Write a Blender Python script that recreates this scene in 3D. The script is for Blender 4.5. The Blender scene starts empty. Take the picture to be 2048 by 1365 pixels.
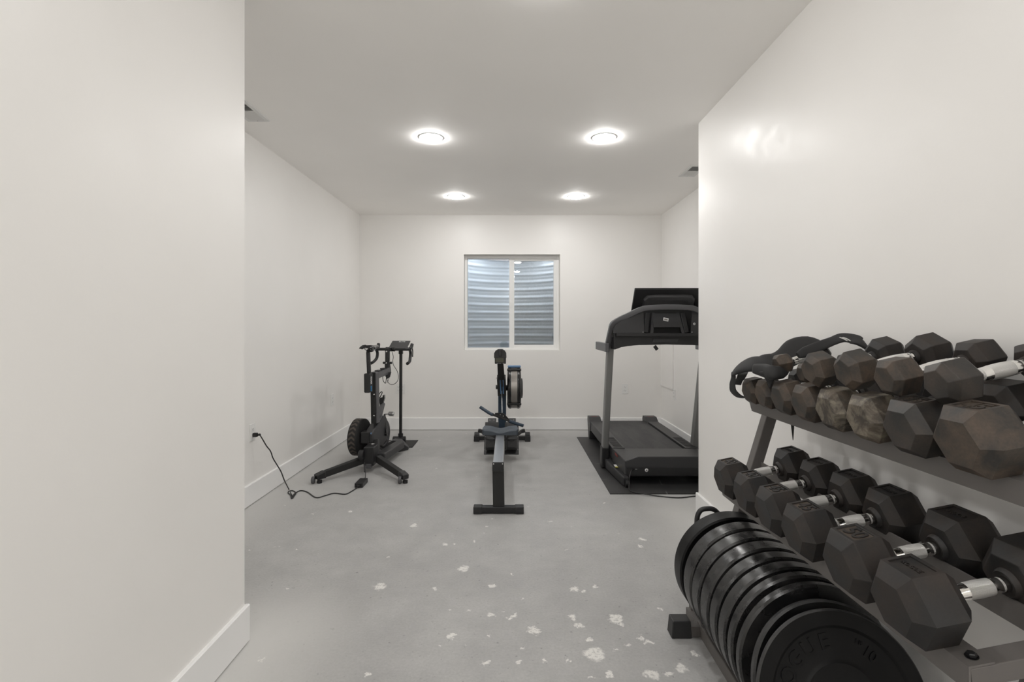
import bpy, bmesh, math, random
from mathutils import Vector, Matrix, Euler, Quaternion

sc = bpy.context.scene
C = sc.collection
random.seed(7)
PI = math.pi
V = Vector

# ------------------------------------------------------------------ camera, world, exposure
HC = 1.264            # camera height
HT = 2.619            # ceiling height
cam_d = bpy.data.cameras.new('camera')
cam = bpy.data.objects.new('camera', cam_d)
C.objects.link(cam)
cam.location = (0, 0, HC)
cam.rotation_euler = (PI/2, 0, 0)
cam_d.sensor_width = 36.0
cam_d.lens = 36.0*1000.0/2048.0
cam_d.shift_x = 0.0
cam_d.shift_y = -29.5/2048.0
cam_d.clip_start = 0.02
sc.camera = cam

sc.view_settings.view_transform = 'Standard'
sc.view_settings.look = 'None'
sc.view_settings.gamma = 1.0
sc.view_settings.use_curve_mapping = False
sc.view_settings.exposure = 0.0
sc.cycles.max_bounces = 16
sc.cycles.diffuse_bounces = 12
sc.cycles.caustics_reflective = False
sc.cycles.caustics_refractive = False
sc.cycles.sample_clamp_indirect = 8.0

w = bpy.data.worlds.new('world')
sc.world = w
w.use_nodes = True
bg = w.node_tree.nodes['Background']
bg.inputs[0].default_value = (0.72, 0.78, 0.85, 1)
bg.inputs[1].default_value = 13.5

LIGHT_L = 146.0      # radiance of the recessed lamp discs

# ------------------------------------------------------------------ materials
def mat(name, col, rough=0.5, metal=0.0, spec=0.5, coat=0.0):
    m = bpy.data.materials.new(name); m.use_nodes = True
    b = m.node_tree.nodes['Principled BSDF']
    b.inputs['Base Color'].default_value = (*col, 1)
    b.inputs['Roughness'].default_value = rough
    b.inputs['Metallic'].default_value = metal
    b.inputs['Specular IOR Level'].default_value = spec
    b.inputs['Coat Weight'].default_value = coat
    return m

class NT:
    def __init__(s, m):
        s.m = m; s.t = m.node_tree; s.b = s.t.nodes['Principled BSDF']
    def n(s, typ, **kw):
        x = s.t.nodes.new(typ)
        for k, v in kw.items(): setattr(x, k, v)
        return x
    def l(s, a, b): s.t.links.new(a, b)
    def coord(s, which='Object'):
        return s.n('ShaderNodeTexCoord').outputs[which]
    def noise(s, vec, scale, detail=4, rough=0.5, dist=0.0):
        x = s.n('ShaderNodeTexNoise'); s.l(vec, x.inputs['Vector'])
        x.inputs['Scale'].default_value = scale; x.inputs['Detail'].default_value = detail
        x.inputs['Roughness'].default_value = rough; x.inputs['Distortion'].default_value = dist
        return x
    def ramp(s, fac, stops):
        x = s.n('ShaderNodeValToRGB'); s.l(fac, x.inputs[0])
        e = x.color_ramp.elements
        while len(e) < len(stops): e.new(0.5)
        for i, (p, c) in enumerate(stops):
            e[i].position = p
            e[i].color = (*c, 1) if isinstance(c, tuple) else (c, c, c, 1)
        return x.outputs[0]
    def mix(s, fac, a, b):
        x = s.n('ShaderNodeMix', data_type='RGBA')
        for v, i in ((fac, 0), (a, 6), (b, 7)):
            if isinstance(v, (int, float)): x.inputs[i].default_value = v
            elif isinstance(v, tuple): x.inputs[i].default_value = (*v, 1)
            else: s.l(v, x.inputs[i])
        return x.outputs[2]
    def math(s, op, a, b=0.0, c=0.0, clamp=False):
        x = s.n('ShaderNodeMath', operation=op, use_clamp=clamp)
        for v, i in ((a, 0), (b, 1), (c, 2)):
            if isinstance(v, (int, float)): x.inputs[i].default_value = v
            else: s.l(v, x.inputs[i])
        return x.outputs[0]
    def bump(s, h, strength=0.2, dist=0.01):
        x = s.n('ShaderNodeBump'); s.l(h, x.inputs['Height'])
        x.inputs['Strength'].default_value = strength; x.inputs['Distance'].default_value = dist
        s.l(x.outputs[0], s.b.inputs['Normal'])

def wall_mat(name, col, rough):
    m = mat(name, col, rough, spec=0.5); t = NT(m)
    co = t.coord()
    n1 = t.noise(co, 1.3, 3); n2 = t.noise(co, 95, 3)
    c = t.ramp(n1.outputs[0], [(0.3, tuple(x*0.985 for x in col)), (0.7, tuple(min(1, x*1.015) for x in col))])
    t.l(c, t.b.inputs['Base Color'])
    n3 = t.noise(co, 6, 4)
    t.l(t.ramp(n3.outputs[0], [(0.35, rough-0.05), (0.7, rough+0.07)]), t.b.inputs['Roughness'])
    t.bump(n2.outputs[0], 0.12, 0.0015)
    return m

M = {}
M['wall'] = wall_mat('wall_paint', (0.86, 0.848, 0.83), 0.40)
M['ceil'] = wall_mat('ceiling_paint', (0.93, 0.916, 0.895), 0.75)
M['trim'] = mat('white_trim_paint', (0.86, 0.86, 0.86), 0.35)
M['white'] = mat('white_plastic', (0.82, 0.82, 0.81), 0.35)
M['vinyl'] = mat('window_vinyl', (0.84, 0.84, 0.83), 0.4)
M['slot'] = mat('dark_slot', (0.02, 0.02, 0.02), 0.6)
M['black'] = mat('black_plastic', (0.012, 0.012, 0.013), 0.42)
M['blackg'] = mat('black_gloss', (0.01, 0.01, 0.011), 0.22)
M['blackm'] = mat('black_matte', (0.014, 0.014, 0.014), 0.7)
M['dgrey'] = mat('charcoal_plastic', (0.030, 0.030, 0.032), 0.45)
M['mgrey'] = mat('grey_plastic', (0.080, 0.080, 0.085), 0.40)
M['silver'] = mat('brushed_silver', (0.55, 0.55, 0.55), 0.32, 1.0)
M['alu'] = mat('satin_aluminium', (0.62, 0.62, 0.63), 0.28, 1.0)
M['post'] = mat('grey_upright_paint', (0.20, 0.20, 0.197), 0.38, 0.2)
M['screw'] = mat('bright_screw', (0.75, 0.75, 0.75), 0.25, 1.0)
M['blue'] = mat('slate_blue_rubber', (0.030, 0.050, 0.078), 0.45)
M['bluep'] = mat('blue_plastic', (0.10, 0.20, 0.36), 0.3)
M['seat'] = mat('rower_seat_foam', (0.050, 0.062, 0.078), 0.55)
M['red'] = mat('red_lettering', (0.20, 0.018, 0.012), 0.5)
M['wtext'] = mat('white_lettering', (0.75, 0.75, 0.75), 0.5)
M['btext'] = mat('blue_lettering', (0.03, 0.25, 0.55), 0.5)
M['lcd'] = mat('grey_lcd', (0.06, 0.06, 0.04), 0.3)
M['yellow'] = mat('yellow_label', (0.6, 0.55, 0.08), 0.5)
M['clear'] = mat('smoked_mesh_band', (0.30, 0.28, 0.26), 0.3, 0.5)
M['brown'] = mat('chevron_brown', (0.075, 0.060, 0.050), 0.6)
M['neo'] = mat('black_neoprene', (0.016, 0.016, 0.017), 0.72)
M['stripe'] = mat('reflective_stripe', (0.5, 0.5, 0.48), 0.4)
M['webbing'] = mat('nylon_webbing', (0.03, 0.03, 0.03), 0.6)
M['capr'] = mat('rubber_foot', (0.018, 0.018, 0.019), 0.5)
M['vent'] = mat('vent_white_enamel', (0.70, 0.70, 0.69), 0.4)

def emis(name, col, s):
    m = bpy.data.materials.new(name); m.use_nodes = True
    nt = m.node_tree; nt.nodes.clear()
    e = nt.nodes.new('ShaderNodeEmission'); o = nt.nodes.new('ShaderNodeOutputMaterial')
    e.inputs[0].default_value = (*col, 1); e.inputs[1].default_value = s
    nt.links.new(e.outputs[0], o.inputs[0]); return m
M['lamp'] = emis('lit_lamp_diffuser', (1.0, 0.985, 0.965), LIGHT_L)

def chrome_mat():
    m = mat('polished_chrome', (0.80, 0.79, 0.77), 0.10, 1.0); return m
M['chrome'] = chrome_mat()
def knurl_mat():
    m = mat('knurled_chrome', (0.70, 0.69, 0.67), 0.30, 1.0); t = NT(m)
    co = t.coord()
    sx = t.n('ShaderNodeSeparateXYZ'); t.l(co, sx.inputs[0])
    ang = t.math('ARCTAN2', sx.outputs[1], t.math('SUBTRACT', sx.outputs[2], 0.0))
    a1 = t.math('ADD', t.math('MULTIPLY', sx.outputs[0], 2400), t.math('MULTIPLY', ang, 30))
    a2 = t.math('SUBTRACT', t.math('MULTIPLY', sx.outputs[0], 2400), t.math('MULTIPLY', ang, 30))
    h = t.math('MULTIPLY', t.math('SINE', a1), t.math('SINE', a2))
    t.bump(h, 0.55, 0.0012)
    return m
M['knurl'] = knurl_mat()

def rubber(name, base, dust, amt, rough=0.55, pale=None, spec=0.4):
    """moulded rubber; handling wear and dust as patches that stay on the thing"""
    m = mat(name, base, rough, spec=spec); t = NT(m)
    co = t.coord()
    oi = t.n('ShaderNodeObjectInfo')
    off = t.n('ShaderNodeVectorMath', operation='ADD'); t.l(co, off.inputs[0])
    cx = t.n('ShaderNodeCombineXYZ')
    t.l(t.math('MULTIPLY', oi.outputs['Random'], 31.0), cx.inputs[0]); t.l(t.math('MULTIPLY', oi.outputs['Random'], 17.0), cx.inputs[1])
    t.l(cx.outputs[0], off.inputs[1])
    n1 = t.noise(off.outputs[0], 13, 4, 0.6, 0.4)
    n2 = t.noise(off.outputs[0], 220, 2, 0.5)
    f = t.ramp(n1.outputs[0], [(0.38, 0.0), (0.68, 1.0)])
    f = t.math('MULTIPLY', f, amt)
    f2 = t.math('MULTIPLY_ADD', n2.outputs[0], 0.5, 0.75)
    c = t.mix(f, base, dust)
    if pale:
        n3 = t.noise(off.outputs[0], 19, 5, 0.65, 0.8)
        p = t.ramp(n3.outputs[0], [(0.47, 0.0), (0.62, 0.85)])
        c = t.mix(p, c, pale)
    mm = t.n('ShaderNodeMix', data_type='RGBA', blend_type='MULTIPLY'); mm.inputs[0].default_value = 1.0
    t.l(c, mm.inputs[6]); t.l(f2, mm.inputs[7])
    t.l(mm.outputs[2], t.b.inputs['Base Color'])
    t.l(t.ramp(n1.outputs[0], [(0.3, rough-0.08), (0.7, rough+0.1)]), t.b.inputs['Roughness'])
    t.bump(n2.outputs[0], 0.08, 0.001)
    return m
M['rub_a'] = rubber('dumbbell_rubber_dark', (0.016, 0.0155, 0.0155), (0.040, 0.031, 0.026), 0.8)
M['rub_b'] = rubber('dumbbell_rubber_dusty_brown', (0.030, 0.028, 0.026), (0.100, 0.074, 0.055), 1.0)
M['rub_c'] = rubber('dumbbell_rubber_pale_dust', (0.040, 0.035, 0.030), (0.105, 0.084, 0.064), 1.0, pale=(0.20, 0.175, 0.135))
M['rub_d'] = rubber('dumbbell_rubber_grey_top', (0.026, 0.025, 0.024), (0.062, 0.050, 0.042), 0.9, rough=0.40)
M['panel'] = rubber('name_panel_dust', (0.045, 0.037, 0.031), (0.11, 0.080, 0.058), 0.9)
M['plate'] = rubber('bumper_rubber', (0.011, 0.011, 0.0115), (0.030, 0.029, 0.028), 0.8, rough=0.27, spec=0.5)
M['platem'] = rubber('bumper_rubber_matt', (0.0035, 0.0035, 0.0038), (0.007, 0.007, 0.007), 0.8, rough=0.42, spec=0.22)
M['scuff'] = rubber('scuffed_rim_rubber', (0.018, 0.018, 0.0185), (0.055, 0.055, 0.055), 1.0, rough=0.42)

def rack_mat():
    m = mat('rack_powder_coat', (0.125, 0.116, 0.110), 0.5, 0.0); t = NT(m)
    n = t.noise(t.coord(), 300, 2); t.bump(n.outputs[0], 0.1, 0.001); return m
M['rack'] = rack_mat()

def mat_tex():
    m = mat('mat_rubber', (0.022, 0.022, 0.023), 0.5); t = NT(m)
    co = t.coord()
    n = t.noise(co, 2.2, 5, 0.6)
    base = t.ramp(n.outputs[0], [(0.35, (0.018, 0.018, 0.019)), (0.7, (0.045, 0.044, 0.044))])
    wv = t.n('ShaderNodeTexVoronoi', feature='DISTANCE_TO_EDGE'); t.l(co, wv.inputs['Vector'])
    wv.inputs['Scale'].default_value = 1.7
    f = t.ramp(wv.outputs['Distance'], [(0.0, 1.0), (0.012, 0.0)])
    n2 = t.noise(co, 5, 2)
    f = t.math('MULTIPLY', f, t.ramp(n2.outputs[0], [(0.44, 0.0), (0.6, 0.9)]))
    t.l(t.mix(f, base, (0.2, 0.2, 0.2)), t.b.inputs['Base Color']); return m
M['mat'] = mat_tex()

def belt_mat():
    m = mat('treadmill_belt', (0.03, 0.03, 0.032), 0.6); t = NT(m)
    co = t.coord(); mp = t.n('ShaderNodeMapping'); t.l(co, mp.inputs[0]); mp.inputs['Scale'].default_value = (7, 1.3, 1)
    n = t.noise(mp.outputs[0], 1.6, 4, 0.6)
    t.l(t.ramp(n.outputs[0], [(0.4, (0.024, 0.024, 0.026)), (0.72, (0.060, 0.060, 0.060))]), t.b.inputs['Base Color'])
    n2 = t.noise(co, 500, 2); t.bump(n2.outputs[0], 0.25, 0.001)
    return m
M['belt'] = belt_mat()

def floor_mat():
    m = mat('sealed_concrete', (0.35, 0.35, 0.34), 0.55, spec=0.4); t = NT(m)
    co = t.coord('Object')
    big = t.noise(co, 0.9, 5, 0.6, 0.3); med = t.noise(co, 6, 5, 0.65); fine = t.noise(co, 90, 3, 0.6)
    pit = t.noise(co, 42, 3, 0.7)
    base = t.ramp(big.outputs[0], [(0.3, (0.345, 0.343, 0.340)), (0.7, (0.445, 0.443, 0.438))])
    m2 = t.ramp(med.outputs[0], [(0.3, 0.90), (0.7, 1.08)])
    m3 = t.ramp(fine.outputs[0], [(0.3, 0.93), (0.7, 1.05)])
    def mul(a, b):
        x = t.n('ShaderNodeMix', data_type='RGBA', blend_type='MULTIPLY'); x.inputs[0].default_value = 1.0
        t.l(a, x.inputs[6]); t.l(b, x.inputs[7]); return x.outputs[2]
    c = mul(mul(base, m2), m3)
    c = mul(c, t.ramp(pit.outputs[0], [(0.28, 0.62), (0.36, 1.0)]))
    # white overspray from painting the walls, strongest along them
    sx = t.n('ShaderNodeSeparateXYZ'); t.l(co, sx.inputs[0])
    X, Y = sx.outputs[0], sx.outputs[1]
    near = t.math('LESS_THAN', Y, 2.05)
    wob = t.math('MULTIPLY_ADD', med.outputs[0], 0.18, -0.09)
    def edge(dist, width, amt):
        d = t.math('ADD', dist, wob)
        x = t.n('ShaderNodeMapRange', interpolation_type='SMOOTHSTEP'); t.l(d, x.inputs[0])
        x.inputs[1].default_value = 0.0; x.inputs[2].default_value = width; x.inputs[3].default_value = amt; x.inputs[4].default_value = 0.0
        return x.outputs[0]
    # distance to the corridor's left wall block (x<-1.05, y<2.01)
    dx = t.math('MAXIMUM', t.math('ADD', X, 1.05), 0.0)
    dy = t.math('MAXIMUM', t.math('SUBTRACT', Y, 2.01), 0.0)
    dl = t.math('SQRT', t.math('ADD', t.math('MULTIPLY', dx, dx), t.math('MULTIPLY', dy, dy)))
    e1 = edge(dl, 0.55, 0.85)
    e2 = edge(t.math('ADD', X, 1.84), 0.50, 0.62)
    dxr = t.math('MAXIMUM', t.math('SUBTRACT', 1.23, X), 0.0)
    dyr = t.math('MAXIMUM', t.math('SUBTRACT', Y, 3.36), 0.0)
    dr = t.math('SQRT', t.math('ADD', t.math('MULTIPLY', dxr, dxr), t.math('MULTIPLY', dyr, dyr)))
    e3 = edge(dr, 0.50, 0.75)
    e4 = edge(t.math('SUBTRACT', 6.07, Y), 0.40, 0.35)
    e = t.math('MAXIMUM', t.math('MAXIMUM', e1, e2), t.math('MAXIMUM', e3, e4))
    c = t.mix(e, c, (0.62, 0.615, 0.60))
    # plaster and paint spatters
    spl = [(745,72,18),(887,158,14),(930,157,9),(970,268,26),(590,350,30),(843,360,14),(1242,408,9),(1097,478,17),(1200,485,16),(1180,494,14),
           (915,573,20),(1292,548,28),(1087,573,9),(1225,692,14),(1340,690,14),(1565,655,50),(1470,487,22),(1495,525,20),(1665,495,33),(1475,360,18),
           (1575,350,15),(1785,135,15),(1775,167,13),(1870,452,13),(1780,583,15),(1545,590,17),(535,752,16),(1075,700,18),(1440,182,6),(1630,745,22),
           (1830,750,32),(1960,720,30),(2025,655,20),(1190,295,8),(1070,110,5),(210,183,7),(1105,345,16),(1020,145,9),(455,8,12),(1365,55,10),(1520,370,14),
           (1690,525,18),(1240,635,10),(1810,600,14),(1910,750,22),(1720,620,12),(1660,640,9),(1550,765,14),(1450,690,11),(1000,455,8),(905,455,9),(1145,465,8)]
    nd = t.noise(co, 26, 5, 0.7)
    dv = t.n('ShaderNodeVectorMath', operation='SUBTRACT'); t.l(nd.outputs['Color'], dv.inputs[0]); dv.inputs[1].default_value = (0.5, 0.5, 0.5)
    dsx = t.n('ShaderNodeVectorMath', operation='SCALE'); t.l(dv.outputs[0], dsx.inputs[0]); dsx.inputs['Scale'].default_value = 0.085
    wp = t.n('ShaderNodeVectorMath', operation='ADD'); t.l(co, wp.inputs[0]); t.l(dsx.outputs[0], wp.inputs[1])
    last = None
    for zx, zy, rr in spl:
        px = 500+zx*0.4395; py = 1020+zy*0.4395
        Yw = HC*1000/(py-653); Xw = (px-1024)/1000*Yw
        R = max(rr*0.4395*Yw/1000, 0.006)
        d = t.n('ShaderNodeVectorMath', operation='DISTANCE'); t.l(wp.outputs[0], d.inputs[0]); d.inputs[1].default_value = (Xw, Yw, 0)
        q = t.math('DIVIDE', d.outputs['Value'], R)
        last = q if last is None else t.math('MINIMUM', last, q)
    s = t.n('ShaderNodeMapRange'); t.l(last, s.inputs[0])
    s.inputs[1].default_value = 0.75; s.inputs[2].default_value = 1.1; s.inputs[3].default_value = 1.0; s.inputs[4].default_value = 0.0
    hol = t.noise(co, 70, 4, 0.7)
    s2 = t.math('MULTIPLY', s.outputs[0], t.ramp(hol.outputs[0], [(0.36, 0.3), (0.52, 0.95)]))
    # tiny random flecks
    vo = t.n('ShaderNodeTexVoronoi', feature='F1'); t.l(wp.outputs[0], vo.inputs['Vector']); vo.inputs['Scale'].default_value = 7.5
    wn = t.n('ShaderNodeSeparateColor'); t.l(vo.outputs['Color'], wn.inputs[0])
    fl = t.math('LESS_THAN', vo.outputs['Distance'], t.math('MULTIPLY', t.math('SUBTRACT', wn.outputs[0], 0.55), 0.22))
    s3 = t.math('MAXIMUM', s2, t.math('MULTIPLY', fl, 0.7))
    c = t.mix(s3, c, (0.76, 0.75, 0.72))
    t.l(c, t.b.inputs['Base Color'])
    t.l(t.ramp(med.outputs[0], [(0.3, 0.45), (0.7, 0.62)]), t.b.inputs['Roughness'])
    t.bump(fine.outputs[0], 0.12, 0.002)
    return m
M['floor'] = floor_mat()

def tread_mat():
    return M['blackm']

def steel_well():
    m = mat('galvanised_steel', (0.42, 0.45, 0.47), 0.5, 0.25); t = NT(m)
    n = t.noise(t.coord(), 60, 3, 0.7)
    t.l(t.ramp(n.outputs[0], [(0.3, (0.46, 0.48, 0.50)), (0.7, (0.62, 0.64, 0.66))]), t.b.inputs['Base Color'])
    return m
M['steel'] = steel_well()

def glass(name, tint, rough=0.0):
    m = bpy.data.materials.new(name); m.use_nodes = True
    nt = m.node_tree; nt.nodes.clear()
    o = nt.nodes.new('ShaderNodeOutputMaterial'); mx = nt.nodes.new('ShaderNodeMixShader')
    tr = nt.nodes.new('ShaderNodeBsdfTransparent'); gl = nt.nodes.new('ShaderNodeBsdfGlossy'); fr = nt.nodes.new('ShaderNodeFresnel')
    tr.inputs[0].default_value = (*tint, 1); gl.inputs['Roughness'].default_value = rough; fr.inputs[0].default_value = 1.6
    mt = nt.nodes.new('ShaderNodeMath'); mt.operation = 'MULTIPLY_ADD'; mt.inputs[1].default_value = 1.0; mt.inputs[2].default_value = 0.03
    nt.links.new(fr.outputs[0], mt.inputs[0]); nt.links.new(mt.outputs[0], mx.inputs[0])
    nt.links.new(tr.outputs[0], mx.inputs[1]); nt.links.new(gl.outputs[0], mx.inputs[2]); nt.links.new(mx.outputs[0], o.inputs[0])
    return m
M['glassL'] = glass('window_glass', (0.93, 0.95, 0.96))
M['glassR'] = glass('window_glass_darker', (0.70, 0.71, 0.71))  # right pane, tinted darker than the left
def screen_mat():
    m = bpy.data.materials.new('insect_screen'); m.use_nodes = True
    nt = m.node_tree; nt.nodes.clear()
    o = nt.nodes.new('ShaderNodeOutputMaterial'); mx = nt.nodes.new('ShaderNodeMixShader')
    tr = nt.nodes.new('ShaderNodeBsdfTransparent'); d = nt.nodes.new('ShaderNodeBsdfDiffuse'); d.inputs[0].default_value = (0.62, 0.68, 0.75, 1)
    mx.inputs[0].default_value = 0.24
    nt.links.new(tr.outputs[0], mx.inputs[1]); nt.links.new(d.outputs[0], mx.inputs[2]); nt.links.new(mx.outputs[0], o.inputs[0])
    return m
M['screen'] = screen_mat()

# ------------------------------------------------------------------ mesh helpers
def ident(p): return p

class MB:
    """collects shapes; build() links them as ONE mesh object"""
    def __init__(s): s.bm = bmesh.new(); s.mats = []
    def mi(s, m):
        if m not in s.mats: s.mats.append(m)
        return s.mats.index(m)
    def _f(s, vs, mi, smooth=False):
        try:
            f = s.bm.faces.new(vs); f.material_index = mi; f.smooth = smooth; return f
        except ValueError: return None
    def box(s, a, b, m, mtx=None, bev=0.0):
        mi = s.mi(m); x0, y0, z0 = a; x1, y1, z1 = b
        co = [(x0,y0,z0),(x1,y0,z0),(x1,y1,z0),(x0,y1,z0),(x0,y0,z1),(x1,y0,z1),(x1,y1,z1),(x0,y1,z1)]
        co = [V(c) for c in co]
        if mtx: co = [mtx @ c for c in co]
        vs = [s.bm.verts.new(c) for c in co]
        fs = [s._f([vs[i] for i in q], mi) for q in ((0,3,2,1),(4,5,6,7),(0,1,5,4),(1,2,6,5),(2,3,7,6),(3,0,4,7))]
        if bev:
            es = list({e for f in fs if f for e in f.edges})
            r = bmesh.ops.bevel(s.bm, geom=es, offset=bev, segments=2, profile=0.5, affect='EDGES')
            for f in r['faces']: f.material_index = mi
    def bar(s, p, q, wd, ht, m, up=V((0,0,1)), bev=0.0, w2=None, h2=None):
        """rectangular bar from p to q, wd across, ht along 'up'"""
        p, q = V(p), V(q); d = (q-p).normalized(); r = d.cross(V(up)).normalized(); u = r.cross(d).normalized()
        w2 = wd if w2 is None else w2; h2 = ht if h2 is None else h2
        mi = s.mi(m)
        vs = []
        for c, a, b in ((p, wd, ht), (q, w2, h2)):
            vs += [s.bm.verts.new(c + r*x*a/2 + u*y*b/2) for x, y in ((-1,-1),(1,-1),(1,1),(-1,1))]
        fs = [s._f([vs[i] for i in qd], mi) for qd in ((0,1,2,3),(7,6,5,4),(0,4,5,1),(1,5,6,2),(2,6,7,3),(3,7,4,0))]
        if bev:
            es = list({e for f in fs if f for e in f.edges})
            r_ = bmesh.ops.bevel(s.bm, geom=es, offset=bev, segments=2, profile=0.5, affect='EDGES')
            for f in r_['faces']: f.material_index = mi
    def prism(s, pts, vec, m, smooth=False):
        """closed outline (3D points, planar) swept by vec"""
        mi = s.mi(m); pts = [V(p) for p in pts]; vec = V(vec)
        a = [s.bm.verts.new(p) for p in pts]; b = [s.bm.verts.new(p+vec) for p in pts]; n = len(pts)
        s._f(a[::-1], mi); s._f(b, mi)
        for i in range(n): s._f([a[i], a[(i+1)%n], b[(i+1)%n], b[i]], mi, smooth)
    def loft(s, rings, m, cap=True, smooth=True, closed=True):
        mi = s.mi(m); R = [[s.bm.verts.new(V(p)) for p in r] for r in rings]; n = len(R[0])
        for i in range(len(R)-1):
            for j in range(n if closed else n-1):
                s._f([R[i][j], R[i][(j+1)%n], R[i+1][(j+1)%n], R[i+1][j]], mi, smooth)
        if cap: s._f(R[0][::-1], mi); s._f(R[-1], mi)
    def lathe(s, prof, org, ax, m, seg=32, smooth=True, mtl=None, closed=False):
        """profile [(along, radius)...] about axis ax through org"""
        org = V(org); ax = V(ax).normalized(); t = V((0,0,1)) if abs(ax.z) < 0.9 else V((1,0,0))
        u = ax.cross(t).normalized(); v = ax.cross(u).normalized()
        R = []
        for a, r in prof:
            if r <= 1e-6: R.append([s.bm.verts.new(org+ax*a)])
            else: R.append([s.bm.verts.new(org+ax*a+(u*math.cos(k*2*PI/seg)+v*math.sin(k*2*PI/seg))*r) for k in range(seg)])
        rr = list(range(len(R)-1))
        for i in rr:
            mi = s.mi(mtl[i] if mtl else m); A, B = R[i], R[i+1]
            if len(A) == 1 and len(B) == 1: continue
            for j in range(seg):
                k = (j+1) % seg
                if len(A) == 1: s._f([A[0], B[k], B[j]], mi, smooth)
                elif len(B) == 1: s._f([A[j], A[k], B[0]], mi, smooth)
                else: s._f([A[j], A[k], B[k], B[j]], mi, smooth)
        if closed:
            mi = s.mi(mtl[-1] if mtl else m)
            for j in range(seg):
                k = (j+1) % seg
                s._f([R[-1][j], R[-1][k], R[0][k], R[0][j]], mi, smooth)
    def cyl(s, p, q, r, m, seg=20, r2=None, bev=0.0):
        p, q = V(p), V(q); L = (q-p).length; r2 = r if r2 is None else r2
        if bev: pr = [(0,0),(0,r-bev),(bev,r),(L-bev,r2),(L,r2-bev),(L,0)]
        else: pr = [(0,0),(0,r),(L,r2),(L,0)]
        s.lathe(pr, p, (q-p), m, seg, smooth=False)
        s.bm.faces.ensure_lookup_table()
    def tube(s, pts, r, m, seg=10, smooth_n=0, rs=None, closed=False):
        pts = [V(p) for p in pts]
        if smooth_n: pts, rs = spline(pts, smooth_n, rs, closed)
        n = len(pts); rings = []
        nrm = None
        for i, p in enumerate(pts):
            if closed: d = pts[(i+1) % n]-pts[i-1]
            else: d = pts[min(i+1, n-1)]-pts[max(i-1, 0)]
            d.normalize()
            if nrm is None:
                t = V((0,0,1)) if abs(d.z) < 0.9 else V((1,0,0)); nrm = d.cross(t).normalized()
            else:
                nrm = (nrm - d*nrm.dot(d)).normalized()
            b = d.cross(nrm); rr = rs[i] if rs else r
            rings.append([p+(nrm*math.cos(k*2*PI/seg)+b*math.sin(k*2*PI/seg))*rr for k in range(seg)])
        if closed: rings.append(rings[0]); s.loft(rings, m, cap=False)
        else: s.loft(rings, m)
    def ribbon(s, pts, wds, th, m, sides, n=6, seg=12):
        """soft flat band: pts centre line, wds width, sides = direction of the width at each point"""
        P, W = spline([V(p) for p in pts], n, wds); S, _ = spline([V(x) for x in sides], n, None)
        if isinstance(th, (list, tuple)): _, T = spline([V(p) for p in pts], n, list(th))
        else: T = [th]*len(P)
        rings = []; N = len(P)
        for i, p in enumerate(P):
            d = (P[min(i+1, N-1)]-P[max(i-1, 0)]).normalized(); u = (S[i]-d*S[i].dot(d)).normalized(); v = d.cross(u)
            rings.append([p+u*math.copysign(abs(math.cos(a))**0.6, math.cos(a))*W[i]/2+v*math.sin(a)*T[i]/2 for a in [k*2*PI/seg for k in range(seg)]])
        s.loft(rings, m)
    def addmesh(s, me, mtx, m):
        mi = s.mi(m); c = me.copy(); c.transform(mtx)
        for p in c.polygons: p.material_index = mi; p.use_smooth = False
        s.bm.from_mesh(c); bpy.data.meshes.remove(c)
    def build(s, name, parent=None, loc=None, bevel=0.0, fix=True):
        if fix: bmesh.ops.recalc_face_normals(s.bm, faces=s.bm.faces[:])
        me = bpy.data.meshes.new(name); s.bm.to_mesh(me); s.bm.free()
        for m in s.mats: me.materials.append(m)
        if loc is not None: me.transform(Matrix.Translation(-V(loc)))
        o = bpy.data.objects.new(name, me); C.objects.link(o)
        if loc is not None: o.location = loc
        if parent is not None: o.parent = parent
        if bevel:
            b = o.modifiers.new('bevel', 'BEVEL'); b.width = bevel; b.segments = 2; b.limit_method = 'ANGLE'; b.angle_limit = math.radians(40)
        return o

def spline(pts, n, rs=None, closed=False):
    out = []; ro = []; N = len(pts)
    rng = range(N) if closed else range(N-1)
    for i in rng:
        g = (lambda k: pts[k % N]) if closed else (lambda k: pts[max(0, min(N-1, k))])
        h = (lambda k: rs[k % N]) if closed else (lambda k: rs[max(0, min(N-1, k))])
        p0, p1, p2, p3 = g(i-1), g(i), g(i+1), g(i+2)
        for j in range(n):
            t = j/n
            out.append(0.5*((2*p1)+(p2-p0)*t+(2*p0-5*p1+4*p2-p3)*t*t+(3*p1-p0-3*p2+p3)*t**3))
            if rs: ro.append(h(i)+(h(i+1)-h(i))*t)
    if not closed:
        out.append(pts[-1])
        if rs: ro.append(rs[-1])
    return out, (ro if rs else None)

_tc = {}
def text_mesh(body, size, depth, bold=0.0):
    key = (body, size, depth, bold)
    if key in _tc: return _tc[key]
    cu = bpy.data.curves.new('lettering', 'FONT'); cu.body = body; cu.size = size; cu.extrude = depth; cu.offset = bold
    cu.align_x = 'CENTER'; cu.align_y = 'CENTER'; cu.resolution_u = 3
    o = bpy.data.objects.new('lettering', cu); C.objects.link(o)
    dg = bpy.context.evaluated_depsgraph_get(); dg.update()
    me = bpy.data.meshes.new_from_object(o.evaluated_get(dg))
    bpy.data.objects.remove(o); bpy.data.curves.remove(cu)
    _tc[key] = me; return me

def frame(org, right, up):
    """matrix taking text XY plane to world plane; text normal = right x up"""
    r = V(right).normalized(); u = V(up); u = (u-r*u.dot(r)).normalized(); n = r.cross(u)
    m = Matrix((r, u, n)).transposed().to_4x4(); m.translation = V(org); return m

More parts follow.
